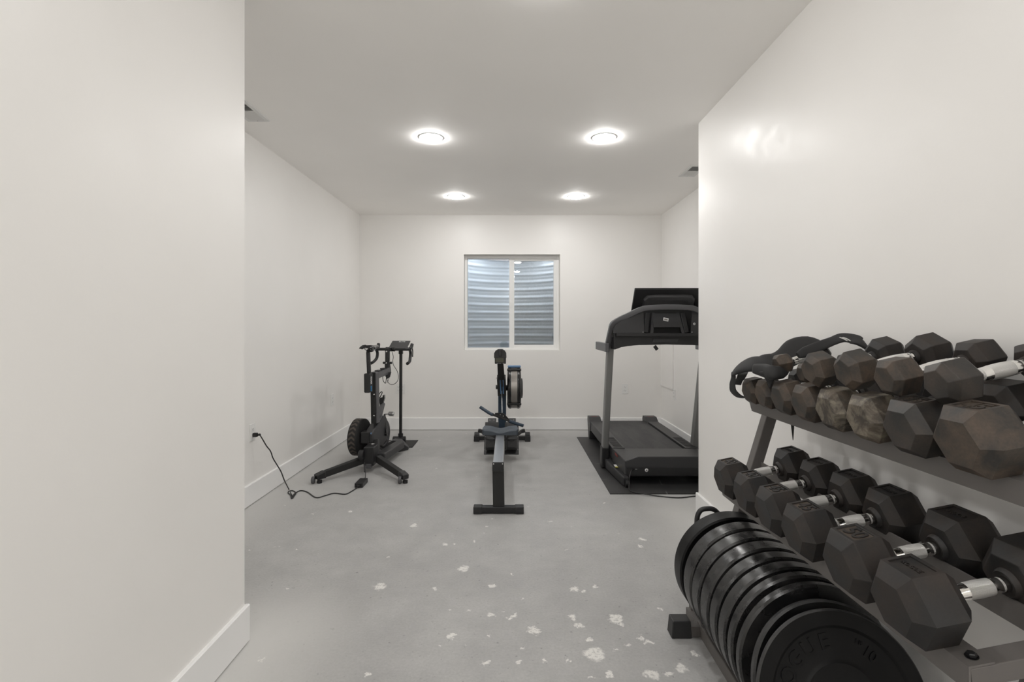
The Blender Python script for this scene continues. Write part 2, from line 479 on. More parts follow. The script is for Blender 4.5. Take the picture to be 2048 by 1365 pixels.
def tag(o, label=None, cat=None, group=None, kind=None):
    if label: o['label'] = label
    if cat: o['category'] = cat
    if group: o['group'] = group
    if kind: o['kind'] = kind
    return o
def thing(name, loc, label, cat, group=None, rz=0.0):
    o = bpy.data.objects.new(name, None); C.objects.link(o); o.location = loc; o.rotation_euler = (0, 0, rz); o.empty_display_size = 0.05
    return tag(o, label, cat, group)
def under(root, mb, name, **kw):
    """build a part whose shapes were given in world coordinates, parented to root without moving"""
    o = mb.build(name, None, **kw); o.parent = root
    o.matrix_parent_inverse = Matrix.Identity(4) if root.type == 'MESH' else Matrix.Translation(-root.location)
    return o
def root_matrix(r): return Matrix.Translation(r.location) @ r.rotation_euler.to_matrix().to_4x4()
def dup(o, loc, rz=None, parent=None):
    c = o.copy(); C.objects.link(c)
    if loc is not None: c.location = loc
    if rz is not None: c.rotation_euler = (0, 0, rz)
    if parent is not None: c.parent = parent
    for ch in list(o.children):
        dup(ch, None, None, c)
    return c
def at(px, py, Y):
    """the place seen at that pixel of the 2048 x 1365 frame, Y metres ahead"""
    return V(((px-1024)*Y/1000, Y, HC-(py-653)*Y/1000))

# ------------------------------------------------------------------ the room
XL, XR, YB = -1.855, 1.822, 6.09          # room beyond the opening
CL, CR = -1.066, 1.246                    # corridor walls
YL, YR = 1.993, 3.34                      # where they end
YF = -4.2                                 # far wall of the larger room behind the camera
YO = 0.45                                 # the corridor opens into it here
XO = 3.2
def struct(name, mb, **kw): return tag(mb.build(name, **kw), kind='structure')

b = MB(); b.box((-XO-0.2, YF-0.2, -0.1), (XO+0.2, YB+0.3, 0), M['floor']); struct('floor', b)
b = MB(); b.box((-XO-0.2, YF-0.2, HT), (XO+0.2, YB+0.3, HT+0.1), M['ceil']); struct('ceiling', b)
b = MB(); b.box((XL-0.12, YL-0.13, 0), (XL, YB+0.15, HT), M['wall']); struct('wall_left', b)
b = MB(); b.box((XR, YR-0.13, 0), (XR+0.12, YB+0.15, HT), M['wall']); struct('wall_right', b)
b = MB(); b.box((XL, YL-0.12, 0), (CL, YL, HT), M['wall']); b.box((CL-0.12, YO, 0), (CL, YL-0.12, HT), M['wall']); b.box((-XO, YO, 0), (CL-0.12, YO+0.12, HT), M['wall']); struct('wall_front_left', b)
b = MB(); b.box((CR, YR-0.12, 0), (XR, YR, HT), M['wall']); b.box((CR, YO, 0), (CR+0.12, YR-0.12, HT), M['wall']); b.box((CR+0.12, YO, 0), (XO, YO+0.12, HT), M['wall']); struct('wall_front_right', b)
b = MB(); b.box((-XO, YF-0.12, 0), (XO, YF, HT), M['wall']); struct('wall_front', b)
b = MB(); b.box((-XO-0.12, YF, 0), (-XO, YO+0.12, HT), M['wall']); struct('wall_far_left', b)
b = MB(); b.box((XO, YF, 0), (XO+0.12, YO+0.12, HT), M['wall']); struct('wall_far_right', b)
WX0, WX1, WZ0, WZ1 = -0.585, 0.585, 0.972, 2.141
b = MB()
for a, c in (((XL, YB, 0), (WX0, YB+0.22, HT)), ((WX1, YB, 0), (XR, YB+0.22, HT)), ((WX0, YB, 0), (WX1, YB+0.22, WZ0)), ((WX0, YB, WZ1), (WX1, YB+0.22, HT))):
    b.box(a, c, M['wall'])
bmesh.ops.remove_doubles(b.bm, verts=b.bm.verts[:], dist=1e-5)
struct('wall_back', b)
# shallow boxed-out part of the right wall in the far corner
b = MB(); b.box((XR-0.012, 5.63, 0.545), (XR, YB, 1.30), M['wall']); struct('trim_1', b)

BH, BT, BG = 0.150, 0.014, 0.006
def base(name, segs):
    b = MB()
    for p, q, n in segs:
        p, q, n = V((*p, 0)), V((*q, 0)), V((*n, 0))
        prof = [V((0, 0, BG)), n*BT+V((0, 0, BG)), n*BT+V((0, 0, BH-0.004)), n*(BT-0.004)+V((0, 0, BH)), V((0, 0, BH))]
        b.prism([p+x for x in prof], q-p, M['trim'])
    return struct(name, b)
base('baseboard_left', [((XL, YL), (XL, YB), (1, 0))])
base('baseboard_back', [((XL, YB), (XR, YB), (0, -1))])
base('baseboard_right', [((XR, YR), (XR, YB), (-1, 0))])
base('baseboard_front_left', [((CL, YO), (CL, YL+BT), (1, 0)), ((XL, YL), (CL, YL), (0, 1))])
base('baseboard_front_right', [((CR, YO), (CR, YR+BT), (-1, 0)), ((XR, YR), (CR, YR), (0, 1))])

# ---- window
wy = YB+0.10
b = MB()
def fr(x0, x1, z0, z1, y0, y1): b.box((x0, y0, z0), (x1, y1, z1), M['vinyl'])
fr(WX0, WX0+0.034, WZ0, WZ1, wy, wy+0.08); fr(WX1-0.034, WX1, WZ0, WZ1, wy, wy+0.08)
fr(WX0+0.034, WX1-0.034, WZ0, WZ0+0.026, wy, wy+0.08); fr(WX0+0.034, WX1-0.034, WZ1-0.040, WZ1, wy, wy+0.08)
win = struct('window_1', b, bevel=0.003)
b = MB()
sx0, sx1 = -0.034, WX1-0.034
fr(sx0, sx0+0.062, WZ0+0.026, WZ1-0.040, wy+0.005, wy+0.04); fr(sx1-0.036, sx1, WZ0+0.026, WZ1-0.040, wy+0.005, wy+0.04)
fr(sx0+0.062, sx1-0.036, WZ0+0.026, WZ0+0.062, wy+0.005, wy+0.04); fr(sx0+0.062, sx1-0.036, WZ1-0.066, WZ1-0.040, wy+0.005, wy+0.04)
o = b.build('sash', win, bevel=0.002); tag(o, kind='structure')
b = MB(); b.box((sx0+0.062, wy+0.02, WZ0+0.062), (sx1-0.036, wy+0.024, WZ1-0.066), M['glassR']); o = b.build('window_pane', win); tag(o, kind='structure')
b = MB(); b.box((WX0+0.034, wy+0.052, WZ0+0.026), (sx0, wy+0.056, WZ1-0.040), M['glassL']); o = b.build('window_pane', win); tag(o, kind='structure')
b = MB(); b.box((WX0+0.034, wy+0.070, WZ0+0.026), (sx0, wy+0.071, WZ1-0.040), M['screen']); o = b.build('insect_screen', win); tag(o, kind='structure')
b = MB(); b.box((sx0+0.010, wy-0.008, 1.50), (sx0+0.022, wy+0.006, 1.56), M['vinyl']); o = b.build('window_latch', win); tag(o, kind='structure')

# corrugated steel window well outside
b = MB(); mi = b.mi(M['steel']); N = 40; rows = []
nz = 190; z0, z1 = 0.55, 2.172
for i in range(nz+1):
    z = z0+(z1-z0)*i/nz; rr = 0.0045*math.sin(2*PI*z/0.105)+0.0026*math.sin(4*PI*z/0.105+0.8)
    row = []
    for j in range(N+1):
        a = PI*j/N
        row.append(b.bm.verts.new(((0.635+rr)*math.cos(a), YB+0.225+(0.60+rr)*math.sin(a), z)))
    rows.append(row)
for i in range(nz):
    for j in range(N): b._f([rows[i][j], rows[i][j+1], rows[i+1][j+1], rows[i+1][j]], mi, True)
struct('window_well', b, fix=False)
b = MB(); b.box((-1.2, YB+0.22, 0.45), (1.2, YB+1.0, 0.55), mat('well_gravel', (0.2, 0.18, 0.16), 0.9)); struct('window_well_bottom', b)
wood = mat('brown_deck_board', (0.09, 0.05, 0.03), 0.7)
b = MB()
for k in range(3): b.box((-1.3, YB+0.66+k*0.20, 2.20), (1.3, YB+0.84+k*0.20, 2.24), wood)
struct('window_well_cover', b)

# ------------------------------------------------------------------ ceiling lights and vents
def ceiling_light(label):
    r = thing('ceiling_light', (0, 0, 0), label, 'light', 'recessed ceiling lights')
    b = MB(); b.lathe([(0, 0.090), (-0.003, 0.089), (-0.004, 0.080), (-0.003, 0.073), (0.0, 0.072)], (0, 0, 0), (0, 0, 1), M['white'], 40); b.build('trim_ring', r)
    b = MB(); b.lathe([(-0.021, 0), (-0.0205, 0.040), (-0.018, 0.058), (-0.013, 0.068), (-0.006, 0.0715), (-0.001, 0.072)], (0, 0, 0), (0, 0, 1), M['lamp'], 40); b.build('diffuser', r, fix=False)
    return r
LP = [(-0.581, 3.585, 'round recessed ceiling light near the middle of the ceiling, left of its pair'),
      (0.660, 3.585, 'round recessed ceiling light near the middle of the ceiling, right of its pair'),
      (-0.584, 5.210, 'small-looking recessed ceiling light near the back wall, left of its pair'),
      (0.667, 5.210, 'small-looking recessed ceiling light near the back wall, right of its pair'),
      (0.12, 1.86, 'recessed ceiling light just above the camera at the top edge'),
      (0.12, 0.10, 'added unseen ceiling light straight above the camera, to brighten the corridor')]  # this last lamp is added out of view to brighten the corridor
for x_, y_ in ((-2.2, -0.7), (0.0, -1.2), (2.2, -0.7), (-2.2, -2.1), (0.0, -2.4), (2.2, -2.1), (-2.2, -3.5), (0.0, -3.6), (2.2, -3.5)):  # extra lamps added out of view to supply bounce light
    LP.append((x_, y_, 'added unseen ceiling light in the larger room behind the camera, for bounce light'))
L0 = ceiling_light(LP[0][2]); L0.location = (LP[0][0], LP[0][1], HT)
for x, y, lab in LP[1:]:
    q = dup(L0, (x, y, HT)); q['label'] = lab

def ceiling_vent(label):
    r = thing('ceiling_vent', (0, 0, 0), label, 'vent', 'ceiling air vents')
    W2, L2 = 0.073, 0.155
    b = MB()
    for a, c in (((-W2, -L2, -0.006), (-W2+0.026, L2, 0)), ((W2-0.026, -L2, -0.006), (W2, L2, 0)), ((-W2+0.026, -L2, -0.006), (W2-0.026, -L2+0.026, 0)),
                 ((-W2+0.026, L2-0.026, -0.006), (W2-0.026, L2, 0)), ((-W2+0.026, -0.006, -0.006), (W2-0.026, 0.006, 0))): b.box(a, c, M['vent'])
    b.build('frame', r, bevel=0.0015)
    b = MB(); b.box((-W2+0.02, -L2+0.02, -0.0012), (W2-0.02, L2-0.02, -0.0004), M['slot']); b.build('backing', r)
    b = MB()
    for k in range(9):
        y = -0.120+k*0.013
        b.bar((-W2+0.026, y, -0.003), (W2-0.026, y, -0.003), 0.009, 0.001, M['vent'], up=V((0, -0.75, 1)))
    for k in range(9):
        y = 0.016+k*0.013
        b.bar((-W2+0.026, y, -0.003), (W2-0.026, y, -0.003), 0.0125, 0.001, M['vent'], up=V((0, 0.5, 1)))
    b.build('louvres', r)
    b = MB(); b.box((-0.004, L2-0.02, -0.012), (0.004, L2-0.016, -0.006), M['vent']); b.build('damper_lever', r)
    return r
v0 = ceiling_vent('white ceiling air vent beside the left wall, cut off by the corridor corner'); v0.location = (-1.667, 3.142, HT)
v1 = dup(v0, (1.572, 4.355, HT)); v1['label'] = 'white ceiling air vent above the treadmill beside the right wall'

# ------------------------------------------------------------------ outlets
def outlet(label, two=False):
    r = thing('electrical_outlet', (0, 0, 0), label, 'outlet', 'white wall outlets')
    hw = 0.058 if two else 0.037
    b = MB(); b.box((-hw, -0.006, -0.060), (hw, 0, 0.060), M['white']); b.build('cover_plate', r, bevel=0.002)
    for z in (0.020, -0.020):
        for x in ((-0.023, 0.023) if two else (0,)):
            b = MB(); b.box((x-0.0165, -0.008, z-0.0145), (x+0.0165, -0.006, z+0.0145), M['white'])
            b.box((x-0.009, -0.0084, z-0.003), (x-0.007, -0.0079, z+0.007), M['slot']); b.box((x+0.007, -0.0084, z-0.003), (x+0.009, -0.0079, z+0.005), M['slot'])
            b.cyl((x, -0.0084, z-0.008), (x, -0.0079, z-0.008), 0.0025, M['slot'], 10)
            b.build('socket', r)
    return r
o0 = outlet('white duplex outlet on the back wall to the left of the treadmill'); o0.location = (1.376, YB, 0.503)
q = dup(o0, (XR, 5.606, 0.497), -PI/2); q['label'] = 'white duplex outlet on the right wall under the boxed-out corner'
q = dup(o0, (XL, 5.153, 0.506), PI/2); q['label'] = 'white duplex outlet on the left wall beside the exercise bike, nothing plugged in'
q = dup(o0, (XL, 3.567, 0.508), PI/2); q['label'] = 'white duplex outlet on the left wall with a black plug in it'
q = outlet('wide white outlet on the back wall behind the pole of the tablet desk', True); q.location = (-1.358, YB, 0.505)

# ------------------------------------------------------------------ dumbbells
def hexr(r, x, roll=0.0, zc=0.0):
    """hexagon with flats up, in the YZ plane at x"""
    return [V((x, r*math.cos(roll+k*PI/3), zc+r*math.sin(roll+k*PI/3))) for k in range(6)]
def head(s, h, c, x0, m, txt, flip, roll, neck_front, parent, tsize=1.0):
    b = MB(); mi = b.mi(m)
    zc = s*math.sqrt(3)/2; inn = s*0.67
    X = [x0-c, x0, x0+h, x0+h+c]
    R = [hexr(inn, X[0]), hexr(s, X[1]), hexr(s, X[2]), hexr(inn, X[3])]
    vr = [[b.bm.verts.new(p) for p in r] for r in R]
    for i in range(3):
        for j in range(6):
            if i == 1 and j == 1: continue          # top flat handled below
            b._f([vr[i][j], vr[i][(j+1) % 6], vr[i+1][(j+1) % 6], vr[i+1][j]], mi)
    b._f(vr[0][::-1], mi); b._f(vr[3], mi)
    # top flat with a sunk name panel
    q = [vr[1][1], vr[1][2], vr[2][2], vr[2][1]]
    if txt:
        ii = 0.13; cen = sum((v.co for v in q), V())/4
        ins = [b.bm.verts.new(cen+(v.co-cen)*V((1-2*ii, 1-1.6*ii, 1))) for v in q]
        low = [b.bm.verts.new(v.co+V((0, 0, -0.0034))) for v in ins]
        for j in range(4):
            b._f([q[j], q[(j+1) % 4], ins[(j+1) % 4], ins[j]], mi)
            b._f([ins[j], ins[(j+1) % 4], low[(j+1) % 4], low[j]], mi)
        b._f(low, b.mi(M['panel']) if txt.isdigit() else mi)
        sz = (s*0.62 if txt.isdigit() else s*0.175)*tsize
        me = text_mesh(txt, sz, 0.0014, 0.0010 if txt.isdigit() else 0.0004)
        org = V((x0+h/2, 0, zc-0.0024))
        b.addmesh(me, frame(org, (0, 1, 0) if flip else (0, -1, 0), (-1, 0, 0) if flip else (1, 0, 0)), m)
    else:
        b._f(q, mi)
    # moulded collar around the handle
    nx = X[3] if neck_front else X[0]; sg = 1 if neck_front else -1
    b.lathe([(-0.004, s*0.36), (0.004, s*0.34), (0.010, s*0.29)], (nx, 0, 0), (sg, 0, 0), m, 28)
    b.lathe([(0.010, s*0.29), (0.006, 0.014)], (nx, 0, 0), (sg, 0, 0), m, 28)
    # thin mould line across the face
    o = b.build('hex_head', parent)
    me = o.data
    R3 = Matrix.Rotation(roll, 4, 'X'); me.transform(R3); me.transform(Matrix.Translation((0, 0, zc)))
    bv = o.modifiers.new('bevel', 'BEVEL'); bv.width = 0.0016; bv.segments = 2; bv.limit_method = 'ANGLE'; bv.angle_limit = math.radians(28)
    return o
def dumbbell(label, group, s, h, grip, loc, tilt, m, tf=None, tb=None, roll=0.0, m2=None, yaw=0.0):
    """axis along local +x; origin under the front hex edge"""
    c = 0.30*s; zc = s*math.sqrt(3)/2
    r = thing('dumbbell', loc, label, 'dumbbell', group); r.rotation_mode = 'XYZ'
    r.rotation_euler = (0, -tilt, yaw)
    head(s, h, c, 0.0, m, tf, False, roll, True, r)
    x1 = h+c+grip+c
    head(s, h, c, x1, m2 or m, tb, True, roll, False, r)
    g0, g1 = h+c, h+c+grip; L = g1-g0; k = 0.85 if s < 0.045 else 1.0
    K = [(-0.005, .0135), (0.0, .0150), (0.10, .0150), (0.13, .0143), (0.17, .0150), (0.23, .0158), (0.30, .0166), (0.50, .0176), (0.70, .0166), (0.77, .0158), (0.83, .0150), (0.87, .0143), (0.90, .0150), (1.0, .0150), (1.005, .0135)]
    mt = [M['chrome'], M['chrome'], M['chrome'], M['knurl'], M['chrome'], M['chrome'], M['knurl'], M['knurl'], M['chrome'], M['chrome'], M['knurl'], M['chrome'], M['chrome'], M['chrome']]
    b = MB(); b.lathe([(p*L, q*k) for p, q in K], (g0-0.0, 0, 0), (1, 0, 0), M['chrome'], 32, mtl=mt)
    o = b.build('chrome_handle', r, fix=True); o.location = (0, 0, zc)
    return r
TL = math.radians(11.0)
def low_z(x): return 0.612+math.tan(TL)*(x-0.83)
def up_z(x): return 0.958+math.tan(TL)*(x-0.951)
GL = 'hex dumbbells on the lower tray'; GU = 'hex dumbbells laid on the upper tray'; GT = 'small hex dumbbells stacked on top of the upper row'
low = [(1.913, .0765, .058, '40', 'farthest dumbbell on the lower tray, marked 40, beside the slanted rack leg', 'rub_a'),
       (1.739, .0775, .058, '40', 'second-farthest dumbbell on the lower tray, also marked 40', 'rub_a'),
       (1.579, .0790, .062, '45', 'third-farthest dumbbell on the lower tray, the farther of the two marked 45', 'rub_a'),
       (1.417, .0800, .062, '45', 'fourth dumbbell on the lower tray, the nearer one marked 45, before the one marked 50', 'rub_a'),
       (1.213, .0855, .066, '50', 'black hex dumbbell marked 50 on the lower tray', 'rub_a'),
       (1.043, .0855, .068, 'ROGUE', 'nearest dumbbell on the lower tray, with raised lettering instead of a number on its head', 'rub_a')]
for y, s, h, tx, lab, mm in low:
    x = 0.828
    dumbbell(lab, GL, s, h, 0.132, (x, y, low_z(x)+0.0008), TL, M[mm], tx, 'ROGUE' if tx != 'ROGUE' else None, m2=M['rub_a'])
upr = [(1.977, .056, .042, None, 'leftmost dumbbell on the upper tray, partly under the black harness', 'rub_b'),
       (1.862, .060, .044, None, 'second dumbbell from the left on the upper tray, under the tip of the harness', 'rub_b'),
       (1.737, .065, .047, None, 'third dumbbell from the left in the lower layer of the upper tray', 'rub_b'),
       (1.605, .067, .050, None, 'fourth dumbbell from the left in the lower layer of the upper tray', 'rub_b'),
       (1.469, .069, .052, None, 'brown hex dumbbell with slightly pale scuffs, fifth from the left on the upper tray', 'rub_c'),
       (1.330, .070, .054, None, 'hex dumbbell with blotchy pale dust on its face, left of the one marked 35', 'rub_c'),
       (1.186, .0745, .058, '35', 'grey-faced hex dumbbell marked 35 on the upper tray', 'rub_d'),
       (1.031, .0805, .061, '45', 'large nearest dumbbell on the upper tray, marked 45', 'rub_b')]
for y, s, h, tx, lab, mm in upr:
    x = 0.951
    dumbbell(lab, GU, s, h, 0.112, (x, y, up_z(x)+0.0008), TL, M[mm], tx, None, m2=M['rub_a'])
TT = math.radians(12.6)
top = [(.955, 1.790, 1.128, .037, .030, .085, 0.10, 'tiny hex dumbbell lying against the black harness, highest at the left', 'rub_b'),
       (.972, 1.668, 1.106, .036, .030, .085, 0.0, 'tiny hex dumbbell mostly hidden behind the first large stacked one', 'rub_b'),
       (.925, 1.535, 1.128, .054, .046, .125, -0.36, 'stacked dumbbell with dark polished top, first large one from left in top layer', 'rub_b'),
       (.935, 1.390, 1.138, .056, .048, .125, -0.50, 'stacked dumbbell lying on its corner, second large one from left in top layer', 'rub_b'),
       (.945, 1.252, 1.134, .051, .047, .128, 0.02, 'stacked dumbbell lying flat above the one marked 35', 'rub_b'),
       (.955, 1.110, 1.137, .052, .049, .130, 0.28, 'nearest dumbbell of the top layer, its chrome handle in full view', 'rub_d')]
for x, y, z, s, h, g, rl, lab, mm in top:
    zc = s*math.sqrt(3)/2
    # root sits under the hex; keep the axis passing through (x, y, z)
    loc = V((x+math.sin(TT)*zc, y, z-math.cos(TT)*zc))
    dumbbell(lab, GT, s, h, g, loc, TT, M[mm], None, None, roll=-rl, m2=M['rub_a'])

# ------------------------------------------------------------------ dumbbell rack
rk = thing('dumbbell_rack', (1.0, 1.5, 0), 'grey steel dumbbell rack with two sloped trays against the right wall', 'rack')
RY0, RY1 = 0.947, 2.084
ct, st = math.cos(TL), math.sin(TL)
bars = {}
def tray(pz, xf, xr):
    """two lengthwise angle rails; pz(x)= height of the resting plane"""
    t = 0.004
    b = MB()
    # front rail: flat ledge plus a turned-down face
    pf = [V((xf, 0, pz(xf))), V((xf+0.05, 0, pz(xf+0.05))), V((xf+0.05, 0, pz(xf+0.05)-t)), V((xf+t, 0, pz(xf)-t)), V((xf+t+0.001, 0, pz(xf)-0.049)), V((xf+0.001, 0, pz(xf)-0.049))]
    pf = [p-V((0, 0, 0.0005)) for p in pf]
    n = len(pf)
    mi = b.mi(M['rack'])
    A = [b.bm.verts.new(p+V((0, RY0, 0))) for p in pf]; cut = {4: -0.028, 5: -0.028}
    B = [b.bm.verts.new(p+V((0, RY1+cut.get(i, 0), 0))) for i, p in enumerate(pf)]
    b._f(A[::-1], mi); b._f(B, mi)
    for i in range(n): b._f([A[i], A[(i+1) % n], B[(i+1) % n], B[i]], mi)
    under(rk, b, 'front_rail')
    b = MB()
    pr = [V((xr, 0, pz(xr)+0.047)), V((xr+t, 0, pz(xr)+0.047)), V((xr+t, 0, pz(xr))), V((xr+0.085, 0, pz(xr+0.085))), V((xr+0.085, 0, pz(xr+0.085)-t)), V((xr, 0, pz(xr)-t))]
    b.prism([p+V((0, RY0, -0.0005)) for p in pr], (0, RY1-RY0, 0), M['rack']); under(rk, b, 'rear_rail')
    for y in (RY0+0.022, 2.062):
        b = MB(); b.bar((xf+0.006, y, pz(xf+0.006)-0.025), (xr+0.10, y, pz(xr+0.10)-0.025), 0.044, 0.038, M['rack'], bev=0.002); bars[(pz, y)] = under(rk, b, 'cross_bar')
tray(low_z, 0.865, 1.036)
tray(up_z, 0.985, 1.120)
slope = 0.302
def legx(z): return 0.940+slope*(z-0.4815)+0.0235
for y in (0.955, 2.1095):
    sh = 0.022 if y < 1 else 0.0
    b = MB(); b.bar((legx(0.03)+sh, y, 0.03), (legx(0.955)+sh, y, 0.955), 0.045, 0.045, M['rack'], up=V((1, 0, 0)), bev=0.003); under(rk, b, 'leg')
    b = MB(); b.bar((0.835, y, 0.03), (1.22, y, 0.03), 0.05, 0.05, M['rack'], bev=0.003); under(rk, b, 'foot_bar')
def hexbolt(p, n, r=0.009):
    b = MB(); n = V(n).normalized(); b.lathe([(0, r*0.6), (0, r*1.25), (0.0015, r*1.25)], p, n, M['black'], 20)
    b.lathe([(0.0015, r), (0.007, r), (0.0085, r*0.75), (0.0085, 0)], p, n, M['black'], 6, smooth=False); return b
for pz, xf in ((low_z, 0.865), (up_z, 0.985)):
    for y in (RY0+0.022, 2.062):
        under(bars[(pz, y)], hexbolt((xf+0.026, y, pz(xf+0.026)), (-st, 0, ct)), 'bolt')

# ------------------------------------------------------------------ weight plates and their rack
PX = 0.900
def plate(label, y_front, th, m, loc=None, pitch=0.0, yaw=0.0, face=None, gb=0.006):
    R = 0.225
    r = thing('weight_plate', loc or (PX, y_front, 0.270), label, 'weight plate', 'round bumper weight plates on the floor rack')
    r.rotation_mode = 'XYZ'; r.rotation_euler = (-pitch, 0, yaw)
    ch = min(0.006, th*0.22)
    prof = [(0.004, 0.026), (0.000, 0.030), (0.000, 0.095), (0.003, 0.100), (0.005, 0.106), (0.005, 0.178), (0.001, 0.184), (0.0, 0.186), (0.0, R-ch), (ch, R),
            (th-ch, R), (th, R-ch), (th, 0.186), (th-0.004, 0.182), (th-0.004, 0.106), (th, 0.098), (th, 0.030), (th-0.004, 0.026)]
    mtl_ = [M['scuff'] if (8 <= i <= 10 and pitch > 0) else m for i in range(len(prof))]
    b = MB(); b.lathe(prof, (0, 0, 0), (0, 1, 0), m, 128, smooth=True, closed=True, mtl=mtl_)
    if face:
        for ch_, a, rad, sz in face:
            a = math.radians(a); rd = V((math.cos(a), 0, math.sin(a))); tg = V((math.sin(a), 0, -math.cos(a)))
            b.addmesh(text_mesh(ch_, sz, 0.0020, 0.0014 if sz > 0.03 else 0.0), frame(rd*rad+V((0, 0.0045, 0)), tg, rd), m)
    o = b.build('rubber_disc', r)
    es = o.modifiers.new('split', 'EDGE_SPLIT'); es.split_angle = math.radians(25)
    b = MB(); b.lathe([(0.001, 0.0252), (0.001, 0.0300), (0.003, 0.0302), (th-0.003, 0.0262), (th-0.001, 0.0300), (th-0.001, 0.0252)], (0, 0, 0), (0, 1, 0), M['silver'], 40, closed=True)
    b.build('steel_hub', r)
    return r
ordn = ['farthest bumper plate, thick and matt, next to the carrying loop', 'second bumper plate from the far end, after the widest gap', 'third bumper plate from the far end',
        'fourth bumper plate from the far end', 'fifth bumper plate from the far end', 'sixth bumper plate from the far end', 'seventh bumper plate, thin, fourth from the near end',
        'eighth bumper plate, thin and upright, behind the two leaning plates']
yy = [(2.008, .080), (1.900, .074), (1.818, .067), (1.734, .067), (1.664, .053), (1.596, .050), (1.542, .035), (1.486, .030)]
for k, ((yf, th), lab) in enumerate(zip(yy, ordn)):
    plate(lab+', on the floor rack', yf-0.003, th, M['platem'] if k == 0 else M['plate'])
plate('thin bumper plate leaning back just behind the nearest one', 0, 0.026, M['platem'], loc=(0.889, 1.361, 0.265), pitch=math.radians(20.0), yaw=math.radians(-2))
fc = [('R', 175, .146, .054), ('O', 155.5, .146, .054), ('G', 137.5, .146, .054), ('U', 119, .146, .054), ('E', 101, .146, .054), ('LB', 66, .158, .018), ('10', 52, .146, .040)]
plate('nearest bumper plate, leaning back, with raised lettering around its face', 0, 0.016, M['platem'], loc=(0.881, 1.325, 0.262), pitch=math.radians(15.8), yaw=math.radians(-1.9), face=fc)

pr = thing('plate_rack', (PX, 1.6, 0), 'low grey steel floor rack holding the row of round bumper plates', 'rack')
for sx_ in (-1, 1):
    b = MB(); x = PX+sx_*0.112
    b.bar((x, 1.02, 0.026), (x, 2.06, 0.026), 0.050, 0.050, M['rack'], bev=0.003); under(pr, b, 'side_rail')
for y in (1.12, 2.05):
    b = MB(); b.bar((0.690, y, 0.0225), (1.11, y, 0.0225), 0.046, 0.041, M['rack'], bev=0.002); cft = under(pr, b, 'cross_foot')
    for x0_, x1_ in ((0.645, 0.728), (1.072, 1.155)):
        b = MB(); mi = b.mi(M['capr']); z = 0.069
        lo = [V((x0_, y-0.031, 0)), V((x1_, y-0.031, 0)), V((x1_, y+0.031, 0)), V((x0_, y+0.031, 0))]
        hi = [V((x0_+0.006, y-0.028, z)), V((x1_-0.004, y-0.028, z)), V((x1_-0.004, y+0.028, z)), V((x0_+0.006, y+0.028, z))]
        b.loft([lo, hi], M['capr'], smooth=False); under(cft, b, 'rubber_foot', bevel=0.004)
b = MB(); b.bar((0.785, 2.165, 0.02), (0.785, 2.165, 0.28), 0.028, 0.028, M['rack'], up=V((0, 1, 0)), bev=0.002); b.bar((0.772, 2.05, 0.022), (0.772, 2.179, 0.022), 0.028, 0.036, M['rack']); under(pr, b, 'end_post')
b = MB(); b.tube([(0.798, 2.16, 0.27), (0.798, 2.16, 0.400), (0.802, 2.16, 0.445), (0.818, 2.16, 0.470), (0.846, 2.16, 0.4755), (0.866, 2.16, 0.474), (0.884, 2.16, 0.462), (0.894, 2.16, 0.435), (0.896, 2.16, 0.29)], 0.0105, M['capr'], 14, smooth_n=4)
b.bar((0.785, 2.16, 0.27), (0.908, 2.16, 0.27), 0.025, 0.025, M['capr']); under(pr, b, 'carry_loop')

# ------------------------------------------------------------------ black harness thrown over the far end of the upper tray
hs = thing('training_harness', (1.05, 1.95, 1.08), 'black padded neoprene harness with pale stripes draped over the far end of the upper tray', 'harness')
b = MB()
side = lambda *a: [V(x) for x in a]
b.ribbon([at(1466, 746, 2.02), at(1481, 736, 1.96), at(1504, 729, 1.93), at(1530, 728, 1.91), at(1556, 724, 1.93), at(1576, 714, 1.95), at(1596, 698, 1.98), at(1618, 690, 1.99), at(1648, 699, 1.95)],
         [.03, .070, .095, .095, .085, .090, .105, .095, .04], [.008, .022, .028, .030, .028, .026, .026, .022, .01], M['neo'],
         side((-.5,-.6,-.6),(-.5,-.6,-.5),(-.5,-.7,-.5),(-.4,-.8,-.5),(-.4,-.7,-.6),(-.4,-.6,-.6),(-.4,-.6,-.6),(-.3,-.6,-.6),(-.3,-.6,-.6)), n=6, seg=16)
under(hs, b, 'waist_pad')
b = MB()
b.ribbon([at(1508, 738, 1.86), at(1530, 742, 1.80), at(1546, 746, 1.745), at(1562, 745, 1.76), at(1574, 742, 1.78)],
         [.035, .050, .052, .045, .02], [.016, .03, .03, .02, .01], M['neo'], side((0,-.5,-1),(0,-.5,-1),(-.1,-.5,-1),(-.1,-.5,-1),(0,-.5,-1)), n=6, seg=16)
b.ribbon([at(1538, 742, 1.77), at(1538, 752, 1.765), at(1539, 764, 1.775), at(1540, 776, 1.78)], [.075, .052, .022, .004], .007, M['neo'], side((.6,-1,0),(.6,-1,0),(.6,-1,0),(.6,-1,0)), n=5, seg=10)
under(hs, b, 'hanging_flap')
b = MB()
b.ribbon([at(1596, 712, 1.74), at(1611, 705, 1.75), at(1636, 694, 1.76), at(1664, 683, 1.76), at(1684, 676, 1.75), at(1704, 678, 1.74), at(1721, 685, 1.72), at(1730, 692, 1.73)],
         [.022, .038, .038, .036, .046, .058, .062, .045], [.010, .014, .013, .012, .012, .014, .018, .014], M['neo'],
         side((0,-.5,-1),(0,-.5,-1),(0,-.6,-1),(-.1,-.7,-.8),(-.1,-.8,-.6),(-.3,-.8,-.6),(-.4,-.8,-.4),(-.4,-.8,-.3)), n=6, seg=14)
under(hs, b, 'shoulder_strap')
b = MB()
